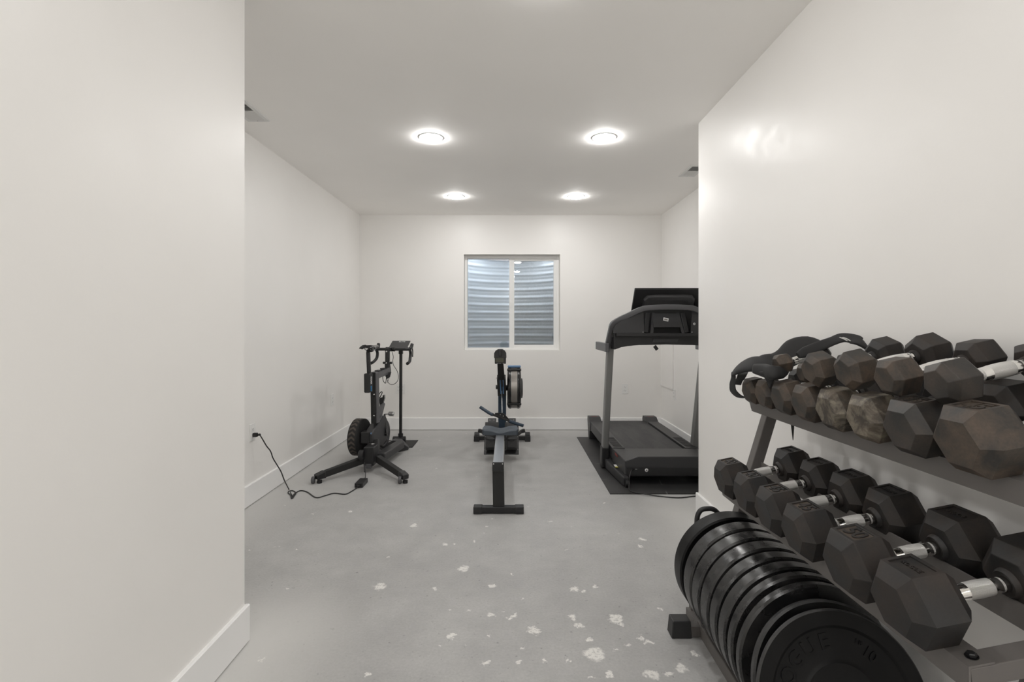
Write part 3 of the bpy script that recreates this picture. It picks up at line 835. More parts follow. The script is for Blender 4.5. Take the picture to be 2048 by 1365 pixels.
for d in (0.0, 0.011):
    b.ribbon([at(1679+d*560, 675.0, 1.722), at(1688+d*560, 678.3, 1.709), at(1695+d*560, 682.5, 1.700)], [.004, .005, .004], .0016, M['stripe'], side((.3,0,.1),(.3,0,.1),(.3,0,.1)), n=4, seg=8)
for d in (0.0, 0.008):
    b.ribbon([at(1514+d*560, 737.5, 1.846), at(1518+d*560, 734.5, 1.848), at(1523+d*560, 733.0, 1.851)], [.003, .003, .003], .0016, M['stripe'], side((.3,0,.3),(.3,0,.3),(.1,0,.3)), n=4, seg=8)
under(hs, b, 'pale_stripes')
b = MB()
b.ribbon([at(1498, 741, 2.02), at(1487, 748, 2.00), at(1480, 758, 1.99), at(1475, 770, 2.0)], [.030, .030, .030, .030], .003, M['webbing'], side((.7,0,.7),(1,0,.3),(1,0,.1),(1,0,0)), n=5, seg=8)
b.ribbon([at(1466, 744, 2.03), at(1467, 756, 2.04), at(1465, 772, 2.06), at(1468, 784, 2.07), at(1480, 794, 2.09), at(1497, 796, 2.10)], [.012, .022, .034, .034, .03, .02], .004, M['webbing'], side((1,0,.2),(.5,-1,0),(.3,-1,0),(.5,-1,.2),(.5,-1,.4),(.2,-1,.3)), n=5, seg=8)
under(hs, b, 'strap')
b = MB()
b.ribbon([at(1585, 838, 1.93), at(1585.2, 852, 1.93), at(1585.6, 866, 1.93), at(1586, 881, 1.93)], [.015, .013, .008, .002], .002, M['webbing'], side((1,0,0),(1,0,0),(1,0,0),(1,0,0)), n=4, seg=8)
under(hs, b, 'strap_tail')

# ------------------------------------------------------------------ treadmill on its mat
b = MB(); b.box((0.737, 3.756, 0.0), (1.70, 5.676, 0.006), M['mat']); o = b.build('treadmill_mat'); tag(o, 'black marbled rubber floor mat under the treadmill', 'mat')
tm = thing('treadmill', (1.24, 4.8, 0.006), 'black treadmill with tilted screen, its back to the camera, in the right alcove', 'treadmill')
Z0 = 0.006
b = MB()
b.loft([[(.897, 3.967, .071), (.897, 3.967, .193), (1.0, 3.967, .229), (1.48, 3.967, .229), (1.583, 3.967, .193), (1.583, 3.967, .071)],
        [(.868, 4.345, .090), (.868, 4.345, .206), (.975, 4.345, .202), (1.505, 4.345, .202), (1.612, 4.345, .206), (1.612, 4.345, .090)]], M['dgrey'], smooth=False)
hood = under(tm, b, 'motor_hood', bevel=0.006)
b = MB(); b.box((0.90, 3.9655, 0.144), (1.58, 3.968, 0.1465), M['slot']); b.box((0.905, 3.962, 0.078), (1.575, 3.970, 0.140), M['black']); bmp = under(tm, b, 'front_bumper', bevel=0.002)
b = MB(); b.box((0.945, 3.958, 0.088), (1.005, 3.965, 0.138), M['black']); b.box((0.975, 3.9565, 0.130), (0.99, 3.959, 0.134), M['silver']); b.lathe([(0, 0), (0, .006), (.004, .006)], (0.958, 3.958, 0.128), (0, -1, 0), M['slot'], 12)
under(bmp, b, 'power_inlet')
b = MB(); b.lathe([(0.0, 0.0135), (0.0012, 0.0135), (0.0012, 0)], (1.066, 3.9615, 0.123), (0, -1, 0), M['wtext'], 24); b.lathe([(0.0014, 0.006), (0.0016, 0.0)], (1.066, 3.9615, 0.123), (0, -1, 0), M['mgrey'], 16); under(bmp, b, 'round_sticker')
b = MB(); b.box((0.985, 4.33, 0.165), (1.49, 5.64, 0.197), M['belt']); b.cyl((0.985, 5.64, 0.172), (1.49, 5.64, 0.172), 0.025, M['belt'], 24); under(tm, b, 'running_belt')
b = MB(); b.box((0.93, 4.2, 0.10), (1.55, 5.60, 0.150), M['black']); under(tm, b, 'deck_frame')
for sgn in (-1, 1):
    xo, xi = 1.24+sgn*0.372, 1.24+sgn*0.262
    x0_, x1_ = min(xo, xi), max(xo, xi)
    b = MB(); b.box((x0_, 4.335, 0.115), (x1_, 5.60, 0.210), M['dgrey'])
    for k in range(14): b.box((x0_+0.02, 4.36+k*0.028, 0.2095), (x1_-0.015, 4.372+k*0.028, 0.2125), M['black'])
    under(tm, b, 'side_rail', bevel=0.004)
    b = MB(); xx = sorted((1.24+sgn*0.378, 1.24+sgn*0.250)); mi = b.mi(M['dgrey'])
    side_p = [(5.50, .195), (5.60, .247), (5.70, .247), (5.72, .21), (5.66, .05), (5.64, .008), (5.57, .008), (5.55, .10), (5.50, .115)]
    b.prism([V((xx[0], y, z)) for y, z in side_p], (xx[1]-xx[0], 0, 0), M['dgrey'])
    b.box((xx[0]+0.03, 5.62, 0.2465), (xx[1]-0.03, 5.632, 0.248), M['red'])
    under(tm, b, 'rear_cap', bevel=0.004)
    xu = 1.2265+sgn*0.3985
    b = MB(); b.bar((xu, 4.47, 0.15), (xu, 4.215, 1.11), 0.052, 0.085, M['post'], up=V((0, 1, 0)), bev=0.010); under(tm, b, 'upright')
    b = MB(); b.bar((xu-sgn*0.0, 4.475, 0.012), (xu, 4.462, 0.195), 0.072, 0.11, M['black'], up=V((0, 1, 0)), bev=0.010, w2=0.064, h2=0.10); under(tm, b, 'upright_boot')
    b = MB(); xe = 1.24-sgn*-0.345
    b.bar((xu-sgn*0.012, 4.52, 0.052), (xe, 3.93, 0.045), 0.058, 0.088, M['dgrey'], bev=0.010, w2=0.050, h2=0.072); leg_ = under(tm, b, 'base_leg')
    b = MB(); b.cyl((xe-0.010, 3.905, 0.035), (xe+0.010, 3.905, 0.035), 0.028, M['black'], 20); under(leg_, b, 'transport_wheel')
b = MB(); b.box((0.8705, 4.14, 0.180), (0.8745, 4.23, 0.194), M['red']); under(hood, b, 'red_badge')
b = MB(); b.bar((0.868, 4.16, 0.0945), (0.868, 4.22, 0.0957), 0.022, 0.002, M['wtext']); b.bar((0.868, 4.14, 0.0945), (0.868, 4.16, 0.0957), 0.022, 0.002, M['yellow']); under(tm, b, 'warning_label')
# console
rb = [at(1213.5, 699, 4.15), at(1217.5, 687, 4.12), at(1222.5, 665, 4.07), at(1227, 650, 4.03), at(1239.5, 640, 4.0), at(1260, 630, 3.97), at(1281, 620, 3.95), at(1296, 616.2, 3.93), at(1320, 614.8, 3.92)]
cxm = 1.24
rb = rb+[V((cxm, 3.92, rb[-1].z+0.001))]+[V((2*cxm-p.x, p.y, p.z)) for p in rb[::-1]]
b = MB()
P, _ = spline(rb, 5)
rings = []
for i, p in enumerate(P):
    d = (P[min(i+1, len(P)-1)]-P[max(i-1, 0)]).normalized(); u = V((0, 1, 0)); u = (u-d*u.dot(d)).normalized(); v = d.cross(u)
    rings.append([p+v*0.021, p-v*0.021, p-v*0.021+u*0.05, p+v*0.021+u*0.05])
b.loft(rings, M['mgrey'], smooth=True)
under(tm, b, 'console_arch', bevel=0.004)
for sgn in (-1, 1):
    x = cxm+sgn*0.457
    b = MB(); b.bar((x, 4.10, 1.088), (x+sgn*0.0, 4.59, 1.088), 0.032, 0.072, M['mgrey'], bev=0.006); under(tm, b, 'hand_rail')
bt = V((0, 0, -0.018))
inner = [p+bt for p in P]
b = MB()
lo_z = 1.195
outl = [V((p.x+0.004, 4.06, p.z)) for p in inner if p.z > lo_z and p.x < cxm]+[V((p.x-0.004, 4.06, p.z)) for p in inner if p.z > lo_z and p.x >= cxm]
outl = [V((outl[0].x, 4.06, lo_z-0.02))]+outl+[V((outl[-1].x, 4.06, lo_z-0.02))]
b.prism(outl, (0, 0.10, 0), M['blackm']); under(tm, b, 'console_back')
for sgn in (-1, 1):
    pts = [p for p in inner if p.x < 1.055 and p.z > 1.2]
    o_ = [V((pts[0].x+0.004, 3.985, 1.208))]+[V((p.x, 3.985, p.z)) for p in pts]+[V((1.055, 3.985, 1.208))]
    if sgn > 0: o_ = [V((2*cxm-p.x, p.y, p.z)) for p in o_][::-1]
    b = MB(); b.prism(o_, (0, 0.02, 0), M['dgrey'])
    b.lathe([(0, .004), (.002, .003), (.002, 0)], (1.045 if sgn < 0 else 2*cxm-1.045, 3.985, 1.216), (0, -1, 0), M['screw'], 10); under(tm, b, 'side_panel')
b = MB(); b.bar((0.835, 4.0, 1.196), (1.645, 4.0, 1.196), 0.05, 0.026, M['black'], bev=0.003); under(tm, b, 'cross_bar')
b = MB(); b.bar((cxm, 4.0, 1.255), (cxm-0.0, 4.035, 1.365), 0.22, 0.012, M['dgrey'], up=V((0, 1, 0)), bev=0.002)
for sgn in (-1, 1): b.bar((cxm+sgn*0.125, 3.995, 1.205), (cxm+sgn*0.098, 4.04, 1.372), 0.022, 0.014, M['dgrey'], up=V((0, 1, 0)))
for sgn in (-1, 1): b.bar((cxm+sgn*0.165, 4.02, 1.21), (cxm+sgn*0.140, 4.05, 1.37), 0.040, 0.02, M['black'], up=V((0, 1, 0)), bev=0.005)
brk = under(tm, b, 'screen_bracket')
b = MB(); b.bar((cxm-0.008, 4.009, 1.306), (cxm-0.003, 4.0135, 1.331), 0.042, 0.0008, M['wtext'], up=V((0, 1, 0))); b.bar((cxm-0.007, 4.0073, 1.3125), (cxm-0.004, 4.0113, 1.3245), 0.028, 0.0008, M['clear'], up=V((0, 1, 0))); under(brk, b, 'white_label')
b = MB(); b.lathe([(0, .009), (.002, .009), (.002, 0)], (1.452, 3.984, 1.283), (0, -1, 0), M['wtext'], 20); b.lathe([(.002, .004), (.003, .004), (.003, 0)], (1.452, 3.984, 1.283), (0, -1, 0), M['slot'], 12); under(tm, b, 'round_knob')
b = MB()
lw = [(0.822, 1.21), (1.655, 1.21), (1.655, 1.075), (1.60, 1.095), (1.55, 1.104), (1.46, 1.112), (1.24, 1.117), (1.02, 1.112), (0.93, 1.104), (0.88, 1.095), (0.825, 1.075)]
b.prism([V((x, 4.02, z)) for x, z in lw], (0, 0.24, 0), M['black']); under(tm, b, 'lower_shroud', bevel=0.004)
b = MB(); b.prism([V((1.14, 4.012, 1.165)), V((1.34, 4.012, 1.165)), V((1.325, 4.012, 1.135)), V((1.125, 4.012, 1.135))], (0, 0.010, 0), M['dgrey']); under(tm, b, 'latch_cover', bevel=0.002)
b = MB(); b.tube([at(1310, 690, 4.04), at(1310, 694, 4.02)], 0.0015, M['black'], 6); b.bar(at(1309, 692.5, 4.02), at(1314.5, 700, 4.02), 0.026, 0.014, M['black'], up=V((0, 1, 0)), bev=0.002); under(tm, b, 'safety_key')
# screen
cxm_ = cxm; cxm = 1.272
su = (V((cxm, 4.0, 1.562))-V((cxm, 4.15, 1.345))).normalized(); sr = V((1, 0, 0)); sn = sr.cross(su)   # sn faces the camera side
if sn.y > 0: sn = -sn
b = MB(); sb = V((cxm, 4.15, 1.345)); stp = V((cxm, 4.0, 1.562))
b.bar(sb-sn*0.012, stp-sn*0.012, 0.574, 0.024, M['black'], up=sn, bev=0.006); scr = under(tm, b, 'screen')
b = MB()
rg = []
for k, (ww, hh0, hh1, dd) in enumerate(((0.42, 0.00, 0.200, 0.0), (0.40, 0.00, 0.188, 0.022), (0.33, 0.0, 0.160, 0.030))):
    r_ = []
    for sx_, tz in ((-1, hh0), (1, hh0), (1, hh1-0.04), (0.86, hh1-0.005), (0.6, hh1), (-0.6, hh1), (-0.86, hh1-0.005), (-1, hh1-0.04)):
        r_.append(sb+sr*(sx_*ww/2)+su*(tz+0.015)+sn*dd)
    rg.append(r_)
b.loft(rg, M['dgrey'], smooth=False); shg = under(scr, b, 'screen_housing', bevel=0.004)
b = MB()
for k in range(34): b.bar(sb+sr*(-0.135+k*0.00818)+su*0.135+sn*0.0245, sb+sr*(-0.135+k*0.00818)+su*0.172+sn*0.0235, 0.0040, 0.004, M['slot'], up=sn)
under(scr, b, 'vent_grille')
cxm = cxm_
# treadmill cord
b = MB(); b.tube([V((0.962, 3.955, 0.125)), at(1263, 942, 3.92), at(1259, 955, 3.88), at(1258.5, 966, 3.87), V((0.90, 3.80, 0.012)), V((0.98, 3.735, 0.0115)), V((1.10, 3.700, 0.0045)), V((1.22, 3.67, 0.0045)), V((1.34, 3.70, 0.0045)), V((1.5, 3.74, 0.0045))], 0.0042, M['black'], 8, smooth_n=6)
under(tm, b, 'power_cord')

# ------------------------------------------------------------------ rowing machine
rw = thing('rowing_machine', (-0.10, 4.4, 0), 'black indoor rowing machine with slate-blue seat and handle in the middle of the room', 'rowing machine')
b = MB(); b.bar((-0.215, 3.385, 0.026), (0.035, 3.385, 0.026), 0.050, 0.040, M['black'], bev=0.003); f_ = under(rw, b, 'rear_foot')
for s_ in (-1, 1):
    b = MB(); x = -0.090+s_*0.140; b.box((x-0.030, 3.355, 0.0), (x+0.030, 3.415, 0.050), M['capr']); under(f_, b, 'foot_cap', bevel=0.005)
b = MB(); b.bar((-0.090, 3.40, 0.04), (-0.094, 3.42, 0.285), 0.078, 0.05, M['blackm'], up=V((0, 1, 0)), bev=0.003); under(rw, b, 'rear_leg')
b = MB(); b.bar((-0.094, 3.378, 0.312), (-0.102, 4.43, 0.3235), 0.070, 0.055, M['alu'], bev=0.003)
b.box((-0.077, 3.40, 0.3375), (-0.073, 4.1, 0.3415), M['silver']); mr = under(rw, b, 'monorail')
b = MB(); b.box((-0.133, 3.370, 0.284), (-0.055, 3.385, 0.345), M['black'], bev=0.003)
for x in (-0.124, -0.064): b.lathe([(0, .004), (.002, .003), (.002, 0)], (x, 3.370, 0.335), (0, -1, 0), M['screw'], 10)
under(mr, b, 'end_cap')
# seat
b = MB(); rings = []
for y, zt, wv in ((4.20, 0.0, .92), (4.215, .012, 1.0), (4.30, .014, 1.0), (4.42, .012, .94), (4.44, 0.0, .85)):
    r_ = []
    for k in range(17):
        x = -0.158+k*0.316/16; u = x/0.158
        r_.append(V((-0.100+x*wv*.95, y, 0.383+zt-0.05*(y-4.2)-0.020*math.exp(-(u/0.42)**2)+0.003*u*u)))
    for k in range(17):
        x = 0.158-k*0.316/16; u = x/0.158
        r_.append(V((-0.100+x*wv*.95, y, 0.346)))
    rings.append(r_)
b.loft(rings, M['seat'], smooth=False); under(rw, b, 'seat', bevel=0.003)
b = MB(); b.box((-0.148, 4.22, 0.322), (-0.052, 4.40, 0.346), M['black'])
for y in (4.235, 4.385): b.cyl((-0.145, y, 0.345), (-0.055, y, 0.345), 0.008, M['silver'], 16)
under(rw, b, 'seat_carriage')
# footrests
for s_ in (-1, 1):
    xc = -0.100+s_*0.097
    n_ = V((0, -0.74, 0.67))
    b = MB(); b.bar((xc, 4.685, 0.062), (xc, 4.93, 0.315), 0.135, 0.014, M['black'], up=V((0, -1, 1)), bev=0.004)
    b.bar((xc, 4.93, 0.305), (xc, 4.965, 0.350), 0.082, 0.012, M['dgrey'], up=V((0, -1, 1)), bev=0.004)
    for dx_ in (-0.020, 0.020): b.lathe([(0, .0045), (.002, .004), (.002, 0)], (xc+dx_, 4.935, 0.337), (0, -1, .8), M['screw'], 8)
    for dx_, zz in ((-.058, .10), (.058, .10), (-.058, .20), (.058, .20)): b.lathe([(0, .003), (.002, .003), (.002, 0)], (xc+dx_, 4.70+zz-.095, zz), (0, -1, .9), M['screw'], 8)
    fp = under(rw, b, 'foot_plate')
    b = MB(); b.bar((xc, 4.665, 0.115), (xc, 4.745, 0.185), 0.105, 0.035, M['blackg'], up=V((0, -1, 1)), bev=0.01); under(fp, b, 'heel_cup')
    b = MB(); b.ribbon([V((xc-s_*0.06, 4.76, 0.175)), V((xc-s_*0.03, 4.72, 0.225)), V((xc+s_*0.02, 4.715, 0.245)), V((xc+s_*0.062, 4.78, 0.235)), V((xc+s_*0.105, 4.80, 0.262)), V((xc+s_*0.125, 4.80, 0.262))], [.032]*6, .004, M['webbing'], [V((0, .3, 1))]*6, n=5, seg=8)
    b.bar((xc+s_*0.095, 4.795, 0.253), (xc+s_*0.128, 4.79, 0.262), 0.02, 0.030, M['black'], bev=0.004); under(fp, b, 'foot_strap')
# front foot, mast, monitor
b = MB(); b.bar((-0.40, 5.50, 0.036), (0.185, 5.50, 0.036), 0.05, 0.045, M['black'], bev=0.003); ff_ = under(rw, b, 'front_foot')
for x in (-0.388, 0.172):
    b = MB(); b.box((x-0.030, 5.465, 0), (x+0.030, 5.54, 0.062), M['capr'])
    b.cyl((x-0.027, 5.53, 0.060), (x+0.027, 5.53, 0.060), 0.034, M['capr'], 20); under(ff_, b, 'foot_cap', bevel=0.003)
b = MB(); b.bar((-0.105, 5.48, 0.02), (-0.105, 5.44, 0.24), 0.085, 0.06, M['black'], up=V((0, 1, 0))); b.bar((-0.103, 4.425, 0.310), (-0.105, 5.43, 0.12), 0.06, 0.05, M['black']); b.bar((-0.106, 5.44, 0.18), (-0.1055, 5.36, 0.565), 0.084, 0.10, M['blue'], up=V((0, 1, 0)), bev=0.004); under(rw, b, 'mast')
b = MB(); b.bar((-0.1055, 5.30, 0.55), (-0.112, 5.22, 0.735), 0.090, 0.10, M['blackm'], up=V((0, 1, 0)), bev=0.004)
b.cyl((-0.170, 5.25, 0.625), (-0.150, 5.25, 0.625), 0.022, M['black'], 18); b.cyl((-0.168, 5.24, 0.722), (-0.150, 5.24, 0.722), 0.006, M['screw'], 10); under(rw, b, 'chain_housing')
b = MB()
for sx_ in (-1, 1): b.bar((-0.100+sx_*0.013-0.003, 5.242, 0.555), (-0.104+sx_*0.014-0.003, 5.175, 0.705), 0.011, 0.006, M['bluep'], up=V((0, -1, 0)))
b.bar((-0.103, 5.205, 0.635), (-0.107, 5.170, 0.700), 0.024, 0.008, M['slot'], up=V((0, -1, 0))); under(rw, b, 'chain_guide')
b = MB(); b.bar((-0.112, 5.20, 0.725), (-0.118, 4.97, 0.935), 0.070, 0.05, M['blackm'], up=V((0, 1, 0)), bev=0.004, w2=0.058, h2=0.035); under(rw, b, 'monitor_arm')
b = MB()
mo = [(-0.055, 0.0), (0.055, 0.0), (0.056, 0.055), (0.060, 0.062), (0.058, 0.105), (0.045, 0.130), (0.020, 0.145), (-0.022, 0.145), (-0.047, 0.130), (-0.062, 0.105), (-0.063, 0.062), (-0.056, 0.055)]
b.prism([V((-0.1150+x, 4.93, 0.893+z)) for x, z in mo], (0, 0.055, 0), M['black']); mon = under(rw, b, 'monitor', bevel=0.004)
b = MB(); b.box((-0.163, 4.9275, 0.910), (-0.083, 4.931, 0.950), M['lcd']); under(mon, b, 'display')
b = MB()
for zz in (0.962, 0.975, 0.988): b.box((-0.172, 4.925, zz), (-0.060, 4.931, zz+0.004), M['dgrey'])
b.box((-0.132, 4.920, 0.965), (-0.100, 4.932, 1.030), M['blackg'], bev=0.004)
for x in (-.140, -.118, -.084): b.box((x-.006, 4.9265, .8965), (x+.006, 4.930, .8995), M['silver'])
under(mon, b, 'phone_cradle')
# flywheel cage
fx0, fx1, fy, fz = -0.050, 0.098, 5.42, 0.602
b = MB()
b.lathe([(0, 0), (0, .200), (.010, .222), (.030, .232), (.040, .226), (.044, .220)], (fx0, fy, fz), (1, 0, 0), M['blackg'], 64)
b.lathe([(-.044, .220), (-.040, .226), (-.030, .232), (-.010, .222), (0, .200), (0, 0)], (fx1-0.002, fy, fz), (1, 0, 0), M['blackg'], 64)
fw = under(rw, b, 'flywheel_cage')
b = MB(); b.lathe([(0.040, .224), (0.106, .224)], (fx0, fy, fz), (1, 0, 0), M['clear'], 64)
b.lathe([(0.040, .221), (0.044, .227), (0.044, .221)], (fx0, fy, fz), (1, 0, 0), M['silver'], 64); b.lathe([(0.104, .221), (0.104, .227), (0.108, .221)], (fx0, fy, fz), (1, 0, 0), M['silver'], 64); under(fw, b, 'mesh_band')
for a_, wd in ((60, .030), (-42, .024)):
    a = math.radians(a_); p_ = V((0, -math.cos(a), math.sin(a)))*0.233
    b = MB(); b.bar(V((fx0-0.002, fy, fz))+p_, V((fx1, fy, fz))+p_, wd, 0.012, M['black'], up=p_, bev=0.003); under(fw, b, 'cage_strap')
b = MB(); b.lathe([(0.0, .110), (.018, .105), (.022, .08), (.022, 0)], (fx1-0.004, fy, fz-0.01), (1, 0, 0), M['dgrey'], 40); under(fw, b, 'damper_housing')
b = MB(); b.box((fx0+0.004, fy-0.075, fz+0.218), (fx1-0.004, fy+0.02, fz+0.239), M['bluep'], bev=0.006); under(fw, b, 'blue_top_strip')
b = MB(); b.cyl((-0.15, 5.36, 0.60), (0.0, 5.40, 0.60), 0.03, M['black'], 20); under(rw, b, 'axle_mount')
# handle and chain
b = MB()
hp = [at(960, 814.5, 4.85), at(979, 827, 4.83), at(986, 830, 4.82)]; hq = [at(1018, 842.5, 4.82), at(1027, 846, 4.83), at(1046.5, 852, 4.85)]
b.tube(hp, 0.0155, M['blue'], 16, smooth_n=5); b.tube(hq, 0.0155, M['blue'], 16, smooth_n=5); 
under(rw, b, 'handle_grip')
b = MB(); b.bar(at(985, 829.5, 4.82), at(1020, 843, 4.82), 0.02, 0.024, M['black'], up=V((0, -1, 0)), bev=0.004)
b.prism([at(990, 827, 4.81), at(1001, 826.5, 4.81), at(1008, 828, 4.81), at(1018, 839, 4.81), at(1016, 843, 4.81), at(990, 833, 4.81)], (0, 0.016, 0), M['black'])
for px_, py_ in ((1000.5, 830.2), (1006.6, 832.8)): b.lathe([(0, .004), (.002, .004), (.002, 0)], at(px_, py_, 4.805), (0, -1, 0), M['screw'], 10)
under(rw, b, 'handle_bar')
b = MB(); b.tube([at(1004.2, 826.5, 4.82), at(1003.8, 800, 5.0), at(1003.6, 783, 5.16)], 0.0045, M['silver'], 8); under(rw, b, 'chain')

# ------------------------------------------------------------------ exercise bike
bk = thing('exercise_bike', (-1.20, 4.55, 0), 'black indoor smart bike with drop handlebars and a chevron flywheel by the left wall', 'exercise bike')
yw = math.radians(9); F_ = V((math.sin(yw), math.cos(yw), 0)); R_ = V((math.cos(yw), -math.sin(yw), 0)); U_ = V((0, 0, 1))
hub = V((-1.222, 4.40, 0.095))
for s_, e in ((-1, V((-1.563, 4.045, 0.052))), (1, V((-0.872, 4.045, 0.052)))):
    st_ = hub+V((s_*0.05, -0.03, 0.012))
    b = MB(); b.bar(st_, e, 0.045, 0.060, M['blackm'], bev=0.004, h2=0.050); lg = under(bk, b, 'rear_leg')
    d = (e-st_).normalized()
    b = MB(); b.bar(e-d*0.05, e+d*0.028, 0.058, 0.062, M['black'], bev=0.008, h2=0.04); under(lg, b, 'leg_end_cap')
    wc = V((e.x-(0.032 if s_ < 0 else 0.028), 4.012, 0.030))
    b = MB(); b.lathe([(-.012, 0), (-.012, .024), (-.009, .028), (.009, .028), (.012, .024), (.012, 0)], wc, (1, .1, 0), M['mgrey'], 24)
    b.lathe([(-.0135, 0), (-.0135, .013), (-.011, .015)], wc, (1, .1, 0), M['silver'], 18); under(lg, b, 'transport_wheel')
    b = MB(); b.cyl((e.x+0.012, 4.03, 0.0), (e.x+0.012, 4.03, 0.022), 0.020, M['black'], 16); under(lg, b, 'leveling_foot')
# front beam and foot
f0 = hub+F_*0.05+V((0.035, 0, 0.0)); f1 = V((-1.115, 5.00, 0.085))
b = MB(); b.bar(f0, f1, 0.10, 0.075, M['dgrey'], bev=0.012, w2=0.085, h2=0.07); under(bk, b, 'front_beam')
b = MB()
fa = V((-1.36, 5.125, 0)); fb = V((-1.06, 5.10, 0)); fm = V((-1.15, 5.02, 0))
b.loft([[fa+V((0, 0, 0.0)), fa+V((0, .05, 0)), fa+V((0, .05, .03)), fa+V((0, 0, .03))], [fm+V((-.05, 0, 0)), fm+V((-.05, .12, 0)), fm+V((-.05, .12, .11)), fm+V((-.05, 0, .115))],
        [fm+V((.02, 0, 0)), fm+V((.02, .12, 0)), fm+V((.02, .12, .105)), fm+V((.02, 0, .11))], [fb+V((0, 0, .0)), fb+V((0, .05, 0)), fb+V((0, .05, .028)), fb+V((0, 0, .028))]], M['dgrey'], smooth=False)
under(bk, b, 'front_foot', bevel=0.004)
# hub block, clamp, actuator
b = MB(); b.box((-1.285, 4.32, 0.055), (-1.195, 4.46, 0.215), M['black'], bev=0.006); b.cyl((-1.315, 4.30, 0.155), (-1.275, 4.30, 0.155), 0.044, M['black'], 24, bev=0.006)
b.box((-1.262, 4.31, 0.035), (-1.215, 4.36, 0.075), M['mgrey'], bev=0.004); under(bk, b, 'pivot_block')
b = MB(); b.cyl(at(745, 918, 4.42), at(745.5, 888, 4.46), 0.017, M['silver'], 20); under(bk, b, 'tilt_actuator')
b = MB(); b.bar(at(755, 922, 4.47), at(753, 880, 4.55), 0.040, 0.05, M['black'], up=V((0, 1, 0)), bev=0.004); under(bk, b, 'lower_post')
b = MB(); b.tube([at(737, 905, 4.4), at(732, 912, 4.36), at(733, 925, 4.33)], 0.004, M['black'], 8, smooth_n=4); under(bk, b, 'actuator_cable')
# main post (seat tube)
pa, pb_ = at(751, 846, 4.60), at(749, 744.5, 4.58)
b = MB(); b.bar(pa, pb_, 0.058, 0.070, M['mgrey'], up=-F_, bev=0.005); b.bar(pa-F_*0.036, pb_-F_*0.036, 0.046, 0.004, M['blackm'], up=-F_)
for py_ in (789.5, 832): b.lathe([(0, .006), (.003, .005), (.003, 0)], at(748, py_, 4.52), (0, -1, 0), M['screw'], 10)
b.bar(at(749.5, 828, 4.525), at(749, 794, 4.525), 0.026, 0.006, M['blackg'], up=V((0, -1, 0)), bev=0.003)
under(bk, b, 'main_post')
# seat post box, post, saddle
sa, sb_ = at(737, 785.5, 4.47), at(736.5, 747, 4.47)
b = MB(); b.bar(sa, sb_, 0.056, 0.075, M['black'], up=-F_, bev=0.010)
me = text_mesh('KICKR', 0.023, 0.0006, 0.0006); b.addmesh(me, frame(at(742.4, 761, 4.452), (0, 0, -1), (0.35, 1, 0)), M['wtext'])
me = text_mesh('BIKE', 0.023, 0.0006, 0.0006); b.addmesh(me, frame(at(742.4, 777.5, 4.452), (0, 0, -1), (0.35, 1, 0)), M['btext'])
under(bk, b, 'seat_post_clamp')
b = MB(); b.bar(at(738.2, 748, 4.48), at(736.2, 704, 4.47), 0.029, 0.036, M['black'], up=-F_, bev=0.006)
for k in range(14): b.box(tuple(at(736.9, 742-k*2.6, 4.448)-V((.002, 0, .0018))), tuple(at(736.9, 742-k*2.6, 4.448)+V((.002, .003, .0018))), M['mgrey'])
under(bk, b, 'seat_post')
# saddle: shell with two rear wings and long nose
sc0 = at(731, 693.5, 4.42)
b = MB(); rings = []
for t, wd, zz, cut in ((0.0, .060, .004, .0), (0.01, .135, .010, .012), (.05, .150, .010, .014), (.10, .120, .004, .012), (.15, .072, .0, .008), (.21, .046, -.002, .004), (.255, .036, -.006, .0), (.265, .018, -.010, .0)):
    c_ = sc0+F_*t+U_*zz; r_ = []
    for k in range(12):
        a = 2*PI*k/12; ca, sa_ = math.cos(a), math.sin(a)
        dz = sa_*0.012-0.030*abs(ca)**2*(1 if t < .12 else .5)+(-cut*math.exp(-(ca*3)**2) if sa_ > 0 else 0)
        r_.append(c_+R_*ca*wd/2+U_*dz)
    rings.append(r_)
b.loft(rings, M['blackg']); sd = under(bk, b, 'saddle')
b = MB()
for s_ in (-1, 1): b.tube([sc0+F_*.03+R_*s_*.035+U_*-.012, sc0+F_*.06+R_*s_*.022+U_*-.036, sc0+F_*.13+R_*s_*.022+U_*-.036, sc0+F_*.23+R_*s_*.008+U_*-.014], 0.0035, M['silver'], 8, smooth_n=4)
b.bar(sc0+F_*.07+U_*-.042, sc0+F_*.11+U_*-.038, 0.055, 0.022, M['black'], bev=0.004); under(sd, b, 'saddle_rails')
# top tube, head, stem
b = MB(); tA, tB = at(751, 752, 4.60), at(777, 741, 4.98)
b.bar(tA-F_*0.03, tB, 0.056, 0.060, M['mgrey'], bev=0.005, w2=0.05, h2=0.062); ttb = under(bk, b, 'top_tube')
b = MB()
for t in (0.22, 0.62):
    p_ = tA.lerp(tB, t)+U_*0.036; b.bar(p_-F_*0.045, p_+F_*0.045, 0.045, 0.014, M['blackg'], bev=0.006)
under(ttb, b, 'top_tube_pads')
hd = at(775, 738, 4.96)
b = MB(); b.bar(hd+U_*-.06, hd+U_*.07, 0.042, 0.05, M['black'], up=-F_, bev=0.006); b.cyl(hd+U_*.058-R_*.045, hd+U_*.058+R_*.045, 0.012, M['black'], 14)
b.lathe([(0, .007), (.003, .006), (.003, 0)], hd+U_*.058-F_*.03, -F_, M['screw'], 10); under(bk, b, 'head_clamp')
b = MB(); b.bar(hd+U_*.07, hd+U_*.205, 0.036, 0.045, M['black'], up=-F_, bev=0.006); b.lathe([(0, .008), (.003, .007), (.003, 0)], hd+U_*.172-F_*.024, -F_, M['screw'], 10); under(bk, b, 'stem')
bc = at(781, 699, 5.02)
b = MB()
hw = 0.178
